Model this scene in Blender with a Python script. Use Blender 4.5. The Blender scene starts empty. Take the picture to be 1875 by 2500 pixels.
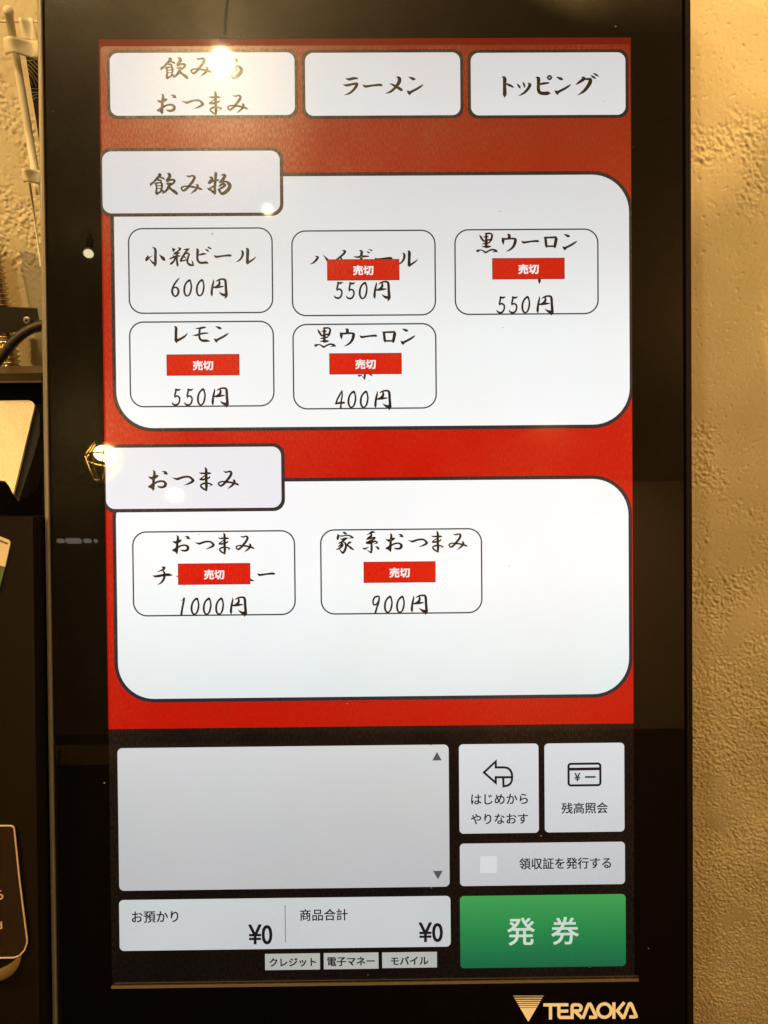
import bpy, bmesh, math, random
import numpy as np
from mathutils import Vector, Matrix, Euler
random.seed(5)
S = bpy.context.scene
COL = S.collection

# ------------------------------------------------------------------ camera
# local frame of the kiosk front: x right, y up the reclined glass, z towards the viewer, metres, origin = middle of the display
TILT = math.radians(72.0)                      # the glass leans back 18 degrees from upright
M_K = Matrix.Rotation(TILT, 4, 'X')
F_PX, CX, CY = 1740.0, 937.5, 1250.0           # pinhole of the photograph (1875 x 2500)
_a, _b, _c = -0.01346395, -0.00756835, -0.00891037
R_CAM = Matrix.Rotation(_c, 3, 'Z') @ Matrix.Rotation(_a, 3, 'X') @ Matrix.Rotation(_b, 3, 'Y')
C_CAM = Vector((0.00452375, 0.00622715, 0.36191768))
cam_d = bpy.data.cameras.new('camera')
cam = bpy.data.objects.new('camera', cam_d)
COL.objects.link(cam)
cam.matrix_world = M_K @ (Matrix.Translation(C_CAM) @ R_CAM.to_4x4())
cam_d.sensor_fit = 'VERTICAL'
cam_d.sensor_height = 36.0
cam_d.sensor_width = 27.0
cam_d.lens = F_PX / 2500.0 * 36.0
cam_d.clip_start = 0.01
cam_d.clip_end = 50
S.camera = cam

# ------------------------------------------------------------------ world, exposure
w = bpy.data.worlds.new('World')
S.world = w
w.use_nodes = True
w.node_tree.nodes['Background'].inputs[0].default_value = (1.0, 0.58, 0.24, 1)
w.node_tree.nodes['Background'].inputs[1].default_value = 0.045
S.view_settings.view_transform = 'Standard'
S.view_settings.look = 'None'
S.view_settings.exposure = 0
S.view_settings.gamma = 1
S.render.engine = 'CYCLES'
S.cycles.use_denoising = True
S.cycles.max_bounces = 6
S.cycles.sample_clamp_indirect = 4.0


# ------------------------------------------------------------------ geometry of sight (used to place what the photo shows)
def ray(px, py):
    d = R_CAM @ Vector(((px - CX) / F_PX, -(py - CY) / F_PX, -1.0))
    return d


def K(px, py, z=0.0):
    """photo pixel -> point on the kiosk front (kiosk-local)"""
    d = ray(px, py)
    t = (z - C_CAM.z) / d.z
    p = C_CAM + d * t
    return Vector((p.x, p.y, z))


def at(px, py, Y):
    """photo pixel -> world point on the upright plane y = Y"""
    o = M_K @ C_CAM
    d = M_K.to_3x3() @ ray(px, py)
    t = (Y - o.y) / d.y
    return o + d * t


def mirrored(px, py, dist):
    """world point that shows as a reflection in the glass at that pixel, dist metres in front of it"""
    p = K(px, py)
    c = Vector((C_CAM.x, C_CAM.y, -C_CAM.z))
    d = (p - c).normalized()
    return M_K @ (p + d * dist)


PX = (K(1000, 1250) - K(900, 1250)).length / 100.0      # metres per photo pixel on the glass


# ------------------------------------------------------------------ lamps of the room, with some added out of view
def spot(name, loc, aim, power, color, angle, blend=0.15, radius=0.03):
    l = bpy.data.lights.new(name, 'SPOT')
    l.energy = power
    l.color = color
    l.spot_size = math.radians(angle)
    l.spot_blend = blend
    l.shadow_soft_size = radius
    o = bpy.data.objects.new(name, l)
    COL.objects.link(o)
    o.location = loc
    o.rotation_euler = (Vector(aim) - Vector(loc)).to_track_quat('-Z', 'Y').to_euler()
    return o


def point(name, loc, power, color, radius=0.03):
    l = bpy.data.lights.new(name, 'POINT')
    l.energy = power
    l.color = color
    l.shadow_soft_size = radius
    o = bpy.data.objects.new(name, l)
    COL.objects.link(o)
    o.location = loc
    return o


WARM = (1.0, 0.575, 0.19)
WALL_Y = 0.17
# added spot out of view, cone shaped for the slanting edge beside the machine
_L1 = Vector((0.30, -0.50, 1.08))
_b1, _b2 = at(1690, 545, WALL_Y), at(1875, 335, WALL_Y)
_lo, _hi = -2500.0, 3000.0
for _ in range(60):
    _m = (_lo + _hi) / 2
    _ax = (at(_m, -500, WALL_Y) - _L1)
    if _ax.angle(_b1 - _L1) < _ax.angle(_b2 - _L1):
        _lo = _m
    else:
        _hi = _m
AIM1 = at(_m, -500, WALL_Y)
spot('added_edge_spot', _L1, AIM1, 33.0, WARM, 2 * math.degrees((AIM1 - _L1).angle(_b1 - _L1)), 0.06, 0.012)
spot('side_spot', (1.0, -0.55, 0.75), (0.33, WALL_Y, -0.05), 36.0, WARM, 80, 0.6, 0.02)
spot('added_back_spot', (0.7, -2.3, 1.1), (0.9, -3.2, 0.55), 70.0, WARM, 110, 0.8, 0.02)  # added unseen spot, brightens the far wall mirrored in the bezel
spot('added_key_spot', (-0.86, -1.12, 0.66), (0.37, WALL_Y, -0.34), 46.0, WARM, 25, 0.5, 0.015)  # added unseen key for the right wall, in place of the basket bulb's light
point('added_ceiling_fill', (1.35, -1.5, 0.72), 16.0, WARM, 0.04)  # added fill out of view, lifts the ceiling mirrored in the right border
spot('left_spot', (-1.05, -0.42, 0.80), (-0.36, WALL_Y, 0.12), 42.0, WARM, 60, 0.5, 0.02)


# ------------------------------------------------------------------ materials
def lin(c):
    return tuple(((v / 255.0) / 12.92 if v / 255.0 <= 0.04045 else ((v / 255.0 + 0.055) / 1.055) ** 2.4) for v in c)


def nt(name):
    m = bpy.data.materials.new(name)
    m.use_nodes = True
    t = m.node_tree
    t.nodes.clear()
    return m, t, t.nodes, t.links


def glass_surface(t, rough=0.03, coat=0.8, coat_r=0.26):
    """the wiped front glass: sharp clear-coat reflection plus a hazy greasy one"""
    N, L = t.nodes, t.links
    p = N.new('ShaderNodeBsdfPrincipled')
    p.inputs['Base Color'].default_value = (0.0015, 0.0014, 0.0014, 1)
    p.inputs['Roughness'].default_value = rough
    p.inputs['IOR'].default_value = 1.5
    p.inputs['Coat Weight'].default_value = coat
    p.inputs['Coat Roughness'].default_value = coat_r
    tc = N.new('ShaderNodeTexCoord')
    mp = N.new('ShaderNodeMapping')
    mp.inputs['Scale'].default_value = (1500, 420, 1)
    L.new(tc.outputs['Object'], mp.inputs['Vector'])
    n = N.new('ShaderNodeTexNoise')
    n.inputs['Scale'].default_value = 1.0
    n.inputs['Detail'].default_value = 3
    L.new(mp.outputs[0], n.inputs['Vector'])
    # wiped smears: broad patches where the haze is heavier
    mp2 = N.new('ShaderNodeMapping')
    mp2.inputs['Scale'].default_value = (16, 9, 1)
    mp2.inputs['Rotation'].default_value = (0, 0, 0.5)
    L.new(tc.outputs['Object'], mp2.inputs['Vector'])
    n2 = N.new('ShaderNodeTexNoise')
    n2.inputs['Scale'].default_value = 1.0
    n2.inputs['Detail'].default_value = 5
    n2.inputs['Distortion'].default_value = 0.6
    L.new(mp2.outputs[0], n2.inputs['Vector'])
    r = N.new('ShaderNodeMapRange')
    r.inputs['From Min'].default_value = 0.35
    r.inputs['From Max'].default_value = 0.70
    r.inputs['To Min'].default_value = coat * 0.5
    r.inputs['To Max'].default_value = coat * 1.5
    L.new(n2.outputs[0], r.inputs['Value'])
    sk = N.new('ShaderNodeMapRange')            # fine vertical wiping streaks
    sk.inputs['From Min'].default_value = 0.42
    sk.inputs['From Max'].default_value = 0.68
    sk.inputs['To Min'].default_value = 0.72
    sk.inputs['To Max'].default_value = 1.75
    L.new(n.outputs[0], sk.inputs['Value'])
    ml = N.new('ShaderNodeMath')
    ml.operation = 'MULTIPLY'
    L.new(r.outputs[0], ml.inputs[0])
    L.new(sk.outputs[0], ml.inputs[1])
    L.new(ml.outputs[0], p.inputs['Coat Weight'])
    o = N.new('ShaderNodeOutputMaterial')
    L.new(p.outputs[0], o.inputs[0])
    return p, tc


def screen_mat(name, *stops, grain=0.055, xfade=None, haze=0.9):
    """a lit patch of the display; stops = (photo row, sRGB) from top to bottom"""
    m, t, N, L = nt(name)
    p, tc = glass_surface(t, 0.034, haze, 0.32)
    p.inputs['Emission Strength'].default_value = 1.0
    if len(stops) == 1:
        base = N.new('ShaderNodeRGB')
        base.outputs[0].default_value = (*lin(stops[0][1]), 1)
        src = base.outputs[0]
    else:
        sx = N.new('ShaderNodeSeparateXYZ')
        L.new(tc.outputs['Object'], sx.inputs[0])
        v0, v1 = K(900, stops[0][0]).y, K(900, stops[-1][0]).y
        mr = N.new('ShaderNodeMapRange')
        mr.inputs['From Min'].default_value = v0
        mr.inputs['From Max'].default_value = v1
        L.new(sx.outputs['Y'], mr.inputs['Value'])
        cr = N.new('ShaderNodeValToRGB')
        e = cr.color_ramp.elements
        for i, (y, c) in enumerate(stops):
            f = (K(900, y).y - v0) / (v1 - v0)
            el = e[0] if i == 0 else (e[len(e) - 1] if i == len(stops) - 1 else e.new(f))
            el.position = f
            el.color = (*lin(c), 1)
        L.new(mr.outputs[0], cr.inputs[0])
        src = cr.outputs[0]
        if xfade:
            xr = N.new('ShaderNodeMapRange')
            xr.inputs['From Min'].default_value = K(xfade[0], 200).x
            xr.inputs['From Max'].default_value = K(xfade[1], 200).x
            L.new(sx.outputs['X'], xr.inputs['Value'])
            xm = N.new('ShaderNodeMix')
            xm.data_type = 'RGBA'
            L.new(xr.outputs[0], xm.inputs[0])
            L.new(src, xm.inputs[6])
            xm.inputs[7].default_value = (*lin(xfade[2]), 1)
            src = xm.outputs[2]
    # panel mottling: soft tint blotches and fine sparkle of the anti-glare film
    n1 = N.new('ShaderNodeTexNoise')
    n1.inputs['Scale'].default_value = 26
    n1.inputs['Detail'].default_value = 4
    L.new(tc.outputs['Object'], n1.inputs['Vector'])
    n2 = N.new('ShaderNodeTexNoise')
    n2.inputs['Scale'].default_value = 1900
    n2.inputs['Detail'].default_value = 1
    L.new(tc.outputs['Object'], n2.inputs['Vector'])
    mx = N.new('ShaderNodeMix')
    mx.data_type = 'RGBA'
    mx.blend_type = 'MIX'
    mx.inputs[0].default_value = 0.5
    L.new(n1.outputs['Color'], mx.inputs[6])
    L.new(n2.outputs['Color'], mx.inputs[7])
    sc = N.new('ShaderNodeMix')
    sc.data_type = 'RGBA'
    sc.blend_type = 'LINEAR_LIGHT'
    sc.inputs[0].default_value = grain
    g = N.new('ShaderNodeRGB')
    g.outputs[0].default_value = (1, 1, 1, 1)
    L.new(g.outputs[0], sc.inputs[6])
    L.new(mx.outputs[2], sc.inputs[7])
    mu = N.new('ShaderNodeMix')
    mu.data_type = 'RGBA'
    mu.blend_type = 'MULTIPLY'
    mu.inputs[0].default_value = 1.0
    L.new(src, mu.inputs[6])
    L.new(sc.outputs[2], mu.inputs[7])
    L.new(mu.outputs[2], p.inputs['Emission Color'])
    return m


def solid(name, rgb, rough=0.5, metal=0.0, bump=0.0, bscale=300.0, var=0.0, spec=0.5):
    m, t, N, L = nt(name)
    p = N.new('ShaderNodeBsdfPrincipled')
    p.inputs['Base Color'].default_value = (*rgb, 1)
    p.inputs['Roughness'].default_value = rough
    p.inputs['Metallic'].default_value = metal
    p.inputs['Specular IOR Level'].default_value = spec
    tc = N.new('ShaderNodeTexCoord')
    n = N.new('ShaderNodeTexNoise')
    n.inputs['Scale'].default_value = bscale
    n.inputs['Detail'].default_value = 4
    L.new(tc.outputs['Object'], n.inputs['Vector'])
    if bump:
        b = N.new('ShaderNodeBump')
        b.inputs['Strength'].default_value = bump
        b.inputs['Distance'].default_value = 0.0006
        L.new(n.outputs[0], b.inputs['Height'])
        L.new(b.outputs[0], p.inputs['Normal'])
    if var:
        hs = N.new('ShaderNodeMapRange')
        hs.inputs['To Min'].default_value = 1 - var
        hs.inputs['To Max'].default_value = 1 + var
        L.new(n.outputs[0], hs.inputs['Value'])
        mu = N.new('ShaderNodeMix')
        mu.data_type = 'RGBA'
        mu.blend_type = 'MULTIPLY'
        mu.inputs[0].default_value = 1
        mu.inputs[6].default_value = (*rgb, 1)
        L.new(hs.outputs[0], mu.inputs[7])
        L.new(mu.outputs[2], p.inputs['Base Color'])
    o = N.new('ShaderNodeOutputMaterial')
    L.new(p.outputs[0], o.inputs[0])
    return m


def lamp_mat(name, rgb, strength):
    m, t, N, L = nt(name)
    e = N.new('ShaderNodeEmission')
    e.inputs[0].default_value = (*rgb, 1)
    e.inputs[1].default_value = strength
    o = N.new('ShaderNodeOutputMaterial')
    L.new(e.outputs[0], o.inputs[0])
    return m


def plaster_mat():
    m, t, N, L = nt('plaster')
    p = N.new('ShaderNodeBsdfPrincipled')
    p.inputs['Roughness'].default_value = 0.62
    tc = N.new('ShaderNodeTexCoord')
    n = N.new('ShaderNodeTexNoise')
    n.inputs['Scale'].default_value = 14
    n.inputs['Detail'].default_value = 6
    L.new(tc.outputs['Object'], n.inputs['Vector'])
    cr = N.new('ShaderNodeValToRGB')
    cr.color_ramp.elements[0].position = 0.3
    cr.color_ramp.elements[0].color = (0.60, 0.53, 0.36, 1)
    cr.color_ramp.elements[1].position = 0.7
    cr.color_ramp.elements[1].color = (0.73, 0.66, 0.47, 1)
    L.new(n.outputs[0], cr.inputs[0])
    L.new(cr.outputs[0], p.inputs['Base Color'])
    n2 = N.new('ShaderNodeTexNoise')
    n2.inputs['Scale'].default_value = 520
    n2.inputs['Detail'].default_value = 5
    L.new(tc.outputs['Object'], n2.inputs['Vector'])
    b = N.new('ShaderNodeBump')
    b.inputs['Strength'].default_value = 0.35
    b.inputs['Distance'].default_value = 0.0006
    L.new(n2.outputs[0], b.inputs['Height'])
    L.new(b.outputs[0], p.inputs['Normal'])
    o = N.new('ShaderNodeOutputMaterial')
    L.new(p.outputs[0], o.inputs[0])
    return m


PLASTER = plaster_mat()
GLASS, _t, _n, _l = nt('black_glass')
glass_surface(_t, 0.014, 0.13, 0.27)
RIM = solid('bronze_rim', (0.20, 0.185, 0.155), 0.42, 0.25, 0.15, 900)
GROOVE = solid('groove_rubber', (0.006, 0.005, 0.005), 0.8)
BODY = solid('dark_casing', (0.006, 0.0035, 0.002), 0.6, 0, 0.25, 1500, spec=0.12)
BODY_GLOSS = solid('dark_gloss', (0.005, 0.004, 0.003), 0.5, spec=0.12)
BRASS_EDGE = solid('brushed_edge', (0.30, 0.23, 0.14), 0.32, 0.85, 0.2, 700)
LEDGE = solid('ledge_metal', (0.10, 0.075, 0.045), 0.35, 0.6, 0.2, 700)
TRIM = solid('gold_trim', (0.15, 0.125, 0.08), 0.45, 0.3)
SILVER = solid('sparkle_silver', (0.66, 0.60, 0.48), 0.5, 0.35, 0.7, 1300, 0.25)
POLE_W = solid('white_pole', (0.78, 0.74, 0.64), 0.4, 0, 0.1, 400)
CLOTH = solid('cream_cloth', (0.78, 0.72, 0.58), 0.9, 0, 0.5, 1600, 0.08)
NAVY = solid('dark_banner_cloth', (0.030, 0.014, 0.009), 0.9, 0, 0.4, 1600)
WAVE = solid('tan_print', (0.42, 0.33, 0.22), 0.9)
STEEL = solid('conduit_steel', (0.62, 0.52, 0.38), 0.28, 1.0, 0.1, 200)
BLACK_PL = solid('black_plastic', (0.018, 0.015, 0.012), 0.45, 0, 0.2, 800)
CABLE = solid('black_cable', (0.022, 0.018, 0.014), 0.5, 0, 0.2, 500)
SCREW = solid('zinc_screw', (0.8, 0.74, 0.6), 0.35, 0.8)
PAPER = solid('cream_paper', (0.62, 0.55, 0.42), 0.6)
PAPER_G = solid('green_paper', (0.06, 0.12, 0.035), 0.6, 0, 0, 60, 0.5)
PRINT_T = solid('tan_line', (0.50, 0.40, 0.28), 0.5)
SMOKED = solid('smoked_plate', (0.02, 0.013, 0.008), 0.25, 0, 0.15, 60)
DUST = solid('dust', (0.22, 0.21, 0.2), 0.9)
GOLD = solid('silk_print_gold', (0.80, 0.80, 0.76), 0.5)
BOWL = solid('brass_bowl', (0.55, 0.42, 0.2), 0.4, 0.4)


# ------------------------------------------------------------------ object helpers
def tag(o, label, cat, group=None, kind=None):
    if label:
        o['label'] = label
    if cat:
        o['category'] = cat
    if group:
        o['group'] = group
    if kind:
        o['kind'] = kind
    return o


def empty(name, label, cat, mat=None, group=None):
    o = bpy.data.objects.new(name, None)
    o.empty_display_size = 0.05
    COL.objects.link(o)
    if mat is not None:
        o.matrix_world = mat
    return tag(o, label, cat, group)


def link(name, me, mat, parent=None, smooth=False):
    o = bpy.data.objects.new(name, me)
    COL.objects.link(o)
    if mat:
        me.materials.append(mat)
    if parent:
        o.parent = parent
    if smooth:
        for p in me.polygons:
            p.use_smooth = True
    return o


def mesh(name, verts, faces):
    me = bpy.data.meshes.new(name)
    me.from_pydata([tuple(v) for v in verts], [], faces)
    me.update()
    return me


def frame_at(name, label, cat, origin, group=None):
    """thing whose origin sits at a world point; parts are given in world coordinates"""
    return empty(name, label, cat, Matrix.Translation(origin), group)


def world_part(name, verts, faces, mat, parent, smooth=False):
    inv = parent.matrix_world.inverted()
    return link(name, mesh(name, [inv @ Vector(v) for v in verts], faces), mat, parent, smooth)


def tube(pts, radii, seg=16, cap=True):
    pts = [Vector(p) for p in pts]
    n = len(pts)
    if not hasattr(radii, '__len__'):
        radii = [radii] * n
    V, F = [], []
    up = Vector((0, 1, 0.01)).normalized()
    for i, p in enumerate(pts):
        d = (pts[min(i + 1, n - 1)] - pts[max(i - 1, 0)]).normalized()
        a = d.cross(up).normalized()
        b = d.cross(a).normalized()
        for k in range(seg):
            an = 2 * math.pi * k / seg
            V.append(p + (a * math.cos(an) + b * math.sin(an)) * radii[i])
    for i in range(n - 1):
        for k in range(seg):
            k2 = (k + 1) % seg
            F.append((i * seg + k, i * seg + k2, (i + 1) * seg + k2, (i + 1) * seg + k))
    if cap:
        F.append(tuple(range(seg)))
        F.append(tuple((n - 1) * seg + k for k in reversed(range(seg))))
    return V, F


def slab(poly_world, depth, bevel=0.0):
    """closed outline (world points on an upright plane) pushed back by depth"""
    n = len(poly_world)
    V = [Vector(p) for p in poly_world] + [Vector(p) + Vector((0, depth, 0)) for p in poly_world]
    F = [tuple(range(n)), tuple(reversed(range(n, 2 * n)))]
    for i in range(n):
        j = (i + 1) % n
        F.append((i, i + n, j + n, j))
    return V, F


def fix_normals(o):
    bm = bmesh.new()
    bm.from_mesh(o.data)
    bmesh.ops.recalc_face_normals(bm, faces=bm.faces)
    bm.to_mesh(o.data)
    bm.free()
    return o


def catmull(pts, sub):
    out = []
    n = len(pts)
    for i in range(n - 1):
        p0, p1, p2, p3 = pts[max(i - 1, 0)], pts[i], pts[i + 1], pts[min(i + 2, n - 1)]
        for k in range(sub):
            t = k / sub
            out.append(tuple(0.5 * (2 * b + (c - a) * t + (2 * a - 5 * b + 4 * c - d) * t * t + (3 * b - a - 3 * c + d) * t ** 3)
                             for a, b, c, d in zip(p0, p1, p2, p3)))
    out.append(tuple(pts[-1]))
    return out


# ------------------------------------------------------------------ room seen in the glass, wall behind
def perlin(X, Z, cx, cz, ang, seed):
    """gradient noise on rotated coordinates, cell sizes in metres, about -0.7 .. 0.7"""
    r_ = np.random.default_rng(seed)
    G = r_.random((257, 257)) * 2 * np.pi
    c_, s_ = math.cos(ang), math.sin(ang)
    u = (X * c_ + Z * s_) / cx + 4000.3
    v = (-X * s_ + Z * c_) / cz + 4000.7
    u0, v0 = np.floor(u).astype(int), np.floor(v).astype(int)
    fu, fv = u - u0, v - v0

    def g(du, dv):
        a_ = G[(u0 + du) % 257, (v0 + dv) % 257]
        return np.cos(a_) * (fu - du) + np.sin(a_) * (fv - dv)
    su = fu ** 3 * (fu * (fu * 6 - 15) + 10)
    sv = fv ** 3 * (fv * (fv * 6 - 15) + 10)
    return (g(0, 0) * (1 - su) + g(1, 0) * su) * (1 - sv) + (g(0, 1) * (1 - su) + g(1, 1) * su) * sv


STEP = 0.0006


def plaster_relief(X, Z, seed, lift):
    """trowelled plaster: smooth swipes between clusters of creased lumps (metres)"""
    q = lambda cx, cz, a_, k: perlin(X, Z, cx, cz, a_, seed * 50 + k)
    band = q(.060, .085, .5, 1) + 0.7 * q(.022, .030, .7, 2) + 0.4 * q(.009, .010, .2, 3)
    mask = np.clip((band - Z * 1.4 + lift) / 0.35, 0, 1)       # rougher low down
    n = q(.0026, .0033, .6, 4) + 0.6 * q(.0015, .0018, .9, 5) + 0.4 * q(.006, .005, .3, 6)
    crease = 1 - np.clip(np.abs(q(.0036, .006, .65, 7)) * 5, 0, 1)
    streak = q(.0018, .016, -.45, 8) * np.clip(q(.05, .06, 0, 9) * 2 - Z * 0.8, 0, 1)
    pits = np.clip((q(.0030, .0030, .4, 10) - 0.36) * 7, 0, 1)
    z = mask * (np.clip(n, -0.45, 0.6) * 0.0011 - crease * 0.00035) - pits * 0.0005 + streak * 0.0006
    z += q(.0030, .0034, .1, 11) * 0.00010
    z += q(.11, .14, .3, 12) * 0.0040 + q(.035, .04, .9, 13) * 0.0008
    return z


XL0, XL1 = at(-20, 960, WALL_Y).x, at(110, 0, WALL_Y).x
XR0, XR1 = at(1670, 0, WALL_Y).x, at(1890, 2500, WALL_Y).x
Z0, Z1 = at(1800, 2600, WALL_Y).z, at(1800, -120, WALL_Y).z
fl, fr = np.arange(XL0, XL1, STEP), np.arange(XR0, XR1, STEP)
wall_x = np.concatenate([np.arange(-1.5, XL0 - .02, 0.05), fl, np.arange(XL1 + .004, XR0 - .004, 0.01), fr, np.arange(XR1 + .02, 1.51, 0.05)])
fz = np.arange(Z0, Z1, STEP)
wall_z = np.concatenate([np.arange(-1.4, Z0 - .02, 0.05), fz, np.arange(Z1 + .02, 1.21, 0.05)])
relief = np.zeros((len(wall_z), len(wall_x)))
iz0 = int(np.argmin(np.abs(wall_z - fz[0])))
for xs_, seed, lift in ((fl, 11, 0.26), (fr, 24, 0.08)):
    i0 = int(np.argmin(np.abs(wall_x - xs_[0])))
    relief[iz0:iz0 + len(fz), i0:i0 + len(xs_)] = plaster_relief(*np.meshgrid(xs_, fz), seed, lift)
gx, gz = np.meshgrid(wall_x, wall_z)
co = np.stack([gx, WALL_Y - relief, gz], -1).reshape(-1, 3)
nzv, nxv = gx.shape
idx = np.arange(nzv * nxv).reshape(nzv, nxv)
quads = np.stack([idx[:-1, :-1], idx[:-1, 1:], idx[1:, 1:], idx[1:, :-1]], -1).reshape(-1, 4)
wme = bpy.data.meshes.new('plaster_wall')
wme.vertices.add(len(co))
wme.vertices.foreach_set('co', co.ravel())
wme.loops.add(quads.size)
wme.loops.foreach_set('vertex_index', quads.ravel().astype(np.int32))
wme.polygons.add(len(quads))
wme.polygons.foreach_set('loop_start', np.arange(0, quads.size, 4, dtype=np.int32))
wme.polygons.foreach_set('use_smooth', np.ones(len(quads), dtype=bool))
wme.update(calc_edges=True)
tag(link('plaster_wall', wme, PLASTER), 'rough trowelled cream plaster wall behind the ticket machine, lit by warm lamps', 'wall')


def plane(name, pts, mat, kind='structure'):
    o = link(name, mesh(name, pts, [(0, 1, 2, 3)]), mat)
    o['kind'] = kind
    return o


CEIL = solid('ceiling_paint', (0.58, 0.47, 0.36), 0.9, 0, 0.2, 40, 0.15)
DARKWOOD = solid('dark_wood', (0.05, 0.025, 0.012), 0.6, 0, 0.2, 30, 0.4)
CEIL_Z = 1.15
plane('ceiling', [(-2.6, WALL_Y + .3, CEIL_Z), (2.6, WALL_Y + .3, CEIL_Z), (2.6, -3.2, CEIL_Z), (-2.6, -3.2, CEIL_Z)], CEIL)
plane('room_wall', [(-2.6, -3.2, -0.1), (2.6, -3.2, -0.1), (2.6, -3.2, CEIL_Z), (-2.6, -3.2, CEIL_Z)], CEIL)
WAINS = solid('wainscot_wood', (0.15, 0.085, 0.05), 0.6, 0, 0.2, 20, 0.4)
plane('room_wainscot', [(-2.6, -3.19, -1.35), (2.6, -3.19, -1.35), (2.6, -3.19, -0.1), (-2.6, -3.19, -0.1)], WAINS)
plane('floor', [(-2.6, 0.3, -1.35), (2.6, 0.3, -1.35), (2.6, -3.2, -1.35), (-2.6, -3.2, -1.35)], DARKWOOD)


def box_world(a, b):
    V = [Vector((x, y, z)) for z in (a[2], b[2]) for x, y in ((a[0], a[1]), (b[0], a[1]), (b[0], b[1]), (a[0], b[1]))]
    return V, [(3, 2, 1, 0), (4, 5, 6, 7), (0, 1, 5, 4), (1, 2, 6, 5), (2, 3, 7, 6), (3, 0, 4, 7)]


def boxv_world(a, b, h, d):
    lo = Vector((min(a.x, b.x), min(a.y, b.y) - d, min(a.z, b.z) - h / 2))
    hi = Vector((max(a.x, b.x), max(a.y, b.y) + d, max(a.z, b.z) + h / 2))
    return box_world(lo, hi)


# pendant bulbs that show as reflections in the glass, and one added unseen
def ball(c, r, sz=1.0, seg=24, rings=14):
    V, F = [], []
    for i in range(rings + 1):
        th = math.pi * i / rings
        for k in range(seg):
            an = 2 * math.pi * k / seg
            V.append(Vector(c) + Vector((math.sin(th) * math.cos(an) * r, math.sin(th) * math.sin(an) * r, math.cos(th) * r * sz)))
    for i in range(rings):
        for k in range(seg):
            k2 = (k + 1) % seg
            F.append((i * seg + k, i * seg + k2, (i + 1) * seg + k2, (i + 1) * seg + k))
    return V, F


BULB = lamp_mat('bulb_glow', (1.0, 0.80, 0.36), 36)
BULB_B = lamp_mat('bulb_glow_bright', (1.0, 0.74, 0.36), 1100)
BULB_K = lamp_mat('bulb_glow_amber', (1.0, 0.80, 0.30), 110)
BULB_U = lamp_mat('bulb_glow_added', (1.0, 0.70, 0.30), 330)
BULB_E = lamp_mat('bulb_glow_dim', (1.0, 0.86, 0.45), 20)
BULB_S = lamp_mat('bulb_glow_soft', (1.0, 0.86, 0.40), 34)
FLEX = solid('lamp_flex', (0.02, 0.018, 0.015), 0.6)
WIRE = solid('brass_wire', (0.8, 0.5, 0.15), 0.3, 1.0)
lamp_spec = [
    (543, 152, 0.95, 0.0155, 1.0, BULB_B, 'bare bright bulb hanging nearest the machine, its glare over the first tab'),
    (654, 513, 1.35, 0.0118, 1.0, BULB, 'small bare bulb hanging in the shop, mirrored in the corner of the upper heading'),
    (256, 1107, 1.4, 0.025, 0.72, BULB_K, 'pendant bulb inside a brass wire basket, mirrored at the left edge of the display'),
    (427, 1209, 1.9, 0.023, 0.78, BULB_S, 'pendant bulb mirrored below the letters of the lower heading'),
    (165, -170, 0.8, 0.026, 1.0, BULB_U, 'added bulb high at the left, out of view, putting haze on the glass'),  # added unseen bulb, for the warm haze at the upper left
    (216, 619, 1.7, 0.0125, 0.8, BULB_E, 'small dim bulb mirrored in the black left border of the glass'),
]
for px, py, dist, r, sz_, m_, lab in lamp_spec:
    c = mirrored(px, py, dist)
    t = frame_at('pendant_lamp', lab, 'lamp', c, 'pendant bulbs in the shop, seen as reflections')
    world_part('bulb', *ball(c, r, sz_), m_, t, True)
    world_part('socket', *tube([c + Vector((0, 0, r * 1.02)), c + Vector((0, 0, r * 1.02 + 0.03))], 0.009), FLEX, t, True)
    world_part('flex', *tube([c + Vector((0, 0, r + 0.03)), Vector((c.x, c.y, CEIL_Z))], 0.0025, 8), FLEX, t)
    if 'basket' in lab:
        for k in range(10):
            an = 2 * math.pi * k / 10
            prof = [(0.026, 0.024), (0.043, -0.012), (0.043, -0.018), (0.030, -0.045), (0.016, -0.068), (0.0, -0.070)]
            pts = [c + Vector((math.cos(an) * a, math.sin(an) * a, b)) for a, b in prof]
            world_part('basket_wire', *tube(pts, 0.0015, 6), WIRE, t)
        ringp = [c + Vector((math.cos(2 * math.pi * k / 28) * 0.0435, math.sin(2 * math.pi * k / 28) * 0.0435, -0.015)) for k in range(29)]
        world_part('basket_ring', *tube(ringp, 0.0018, 6), WIRE, t)

# a lit shelf edge and a wooden counter that show faintly in the left border and the dark foot of the glass
shelf = frame_at('shelf_light', 'row of short pale shelf lights mirrored in the left border of the glass', 'shelf light', mirrored(185, 1321, 1.6))
STRIP = lamp_mat('shelf_strip_glow', (1.0, 0.85, 0.68), 2.4)
for xa, xb in ((140, 156), (161, 198), (205, 222), (230, 237)):
    a, b = mirrored(xa, 1321, 1.6), mirrored(xb, 1320, 1.6)
    world_part('strip', *boxv_world(a, b, 0.006, 0.004), STRIP, shelf)
COUNTER = solid('counter_wood', (0.42, 0.26, 0.10), 0.5, 0, 0.1, 40, 0.3)
ctr = frame_at('counter', 'low wooden counter standing behind the photographer, faintly mirrored in the glass', 'counter', (-0.75, -1.55, -1.35))
for k in range(3):
    x0_ = -1.35 + k * 0.36
    world_part('counter_board', *box_world((x0_, -1.9, -0.16), (x0_ + 0.355, -1.15, -0.13)), COUNTER, ctr)
world_part('counter_front', *box_world((-1.33, -1.85, -1.35), (-0.30, -1.2, -0.162)), DARKWOOD, ctr)

# ------------------------------------------------------------------ the ticket machine
KIOSK = empty('ticket_machine', 'black ticket vending machine with a tall reclined touch screen showing a red and white menu', 'ticket machine', M_K)


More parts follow.
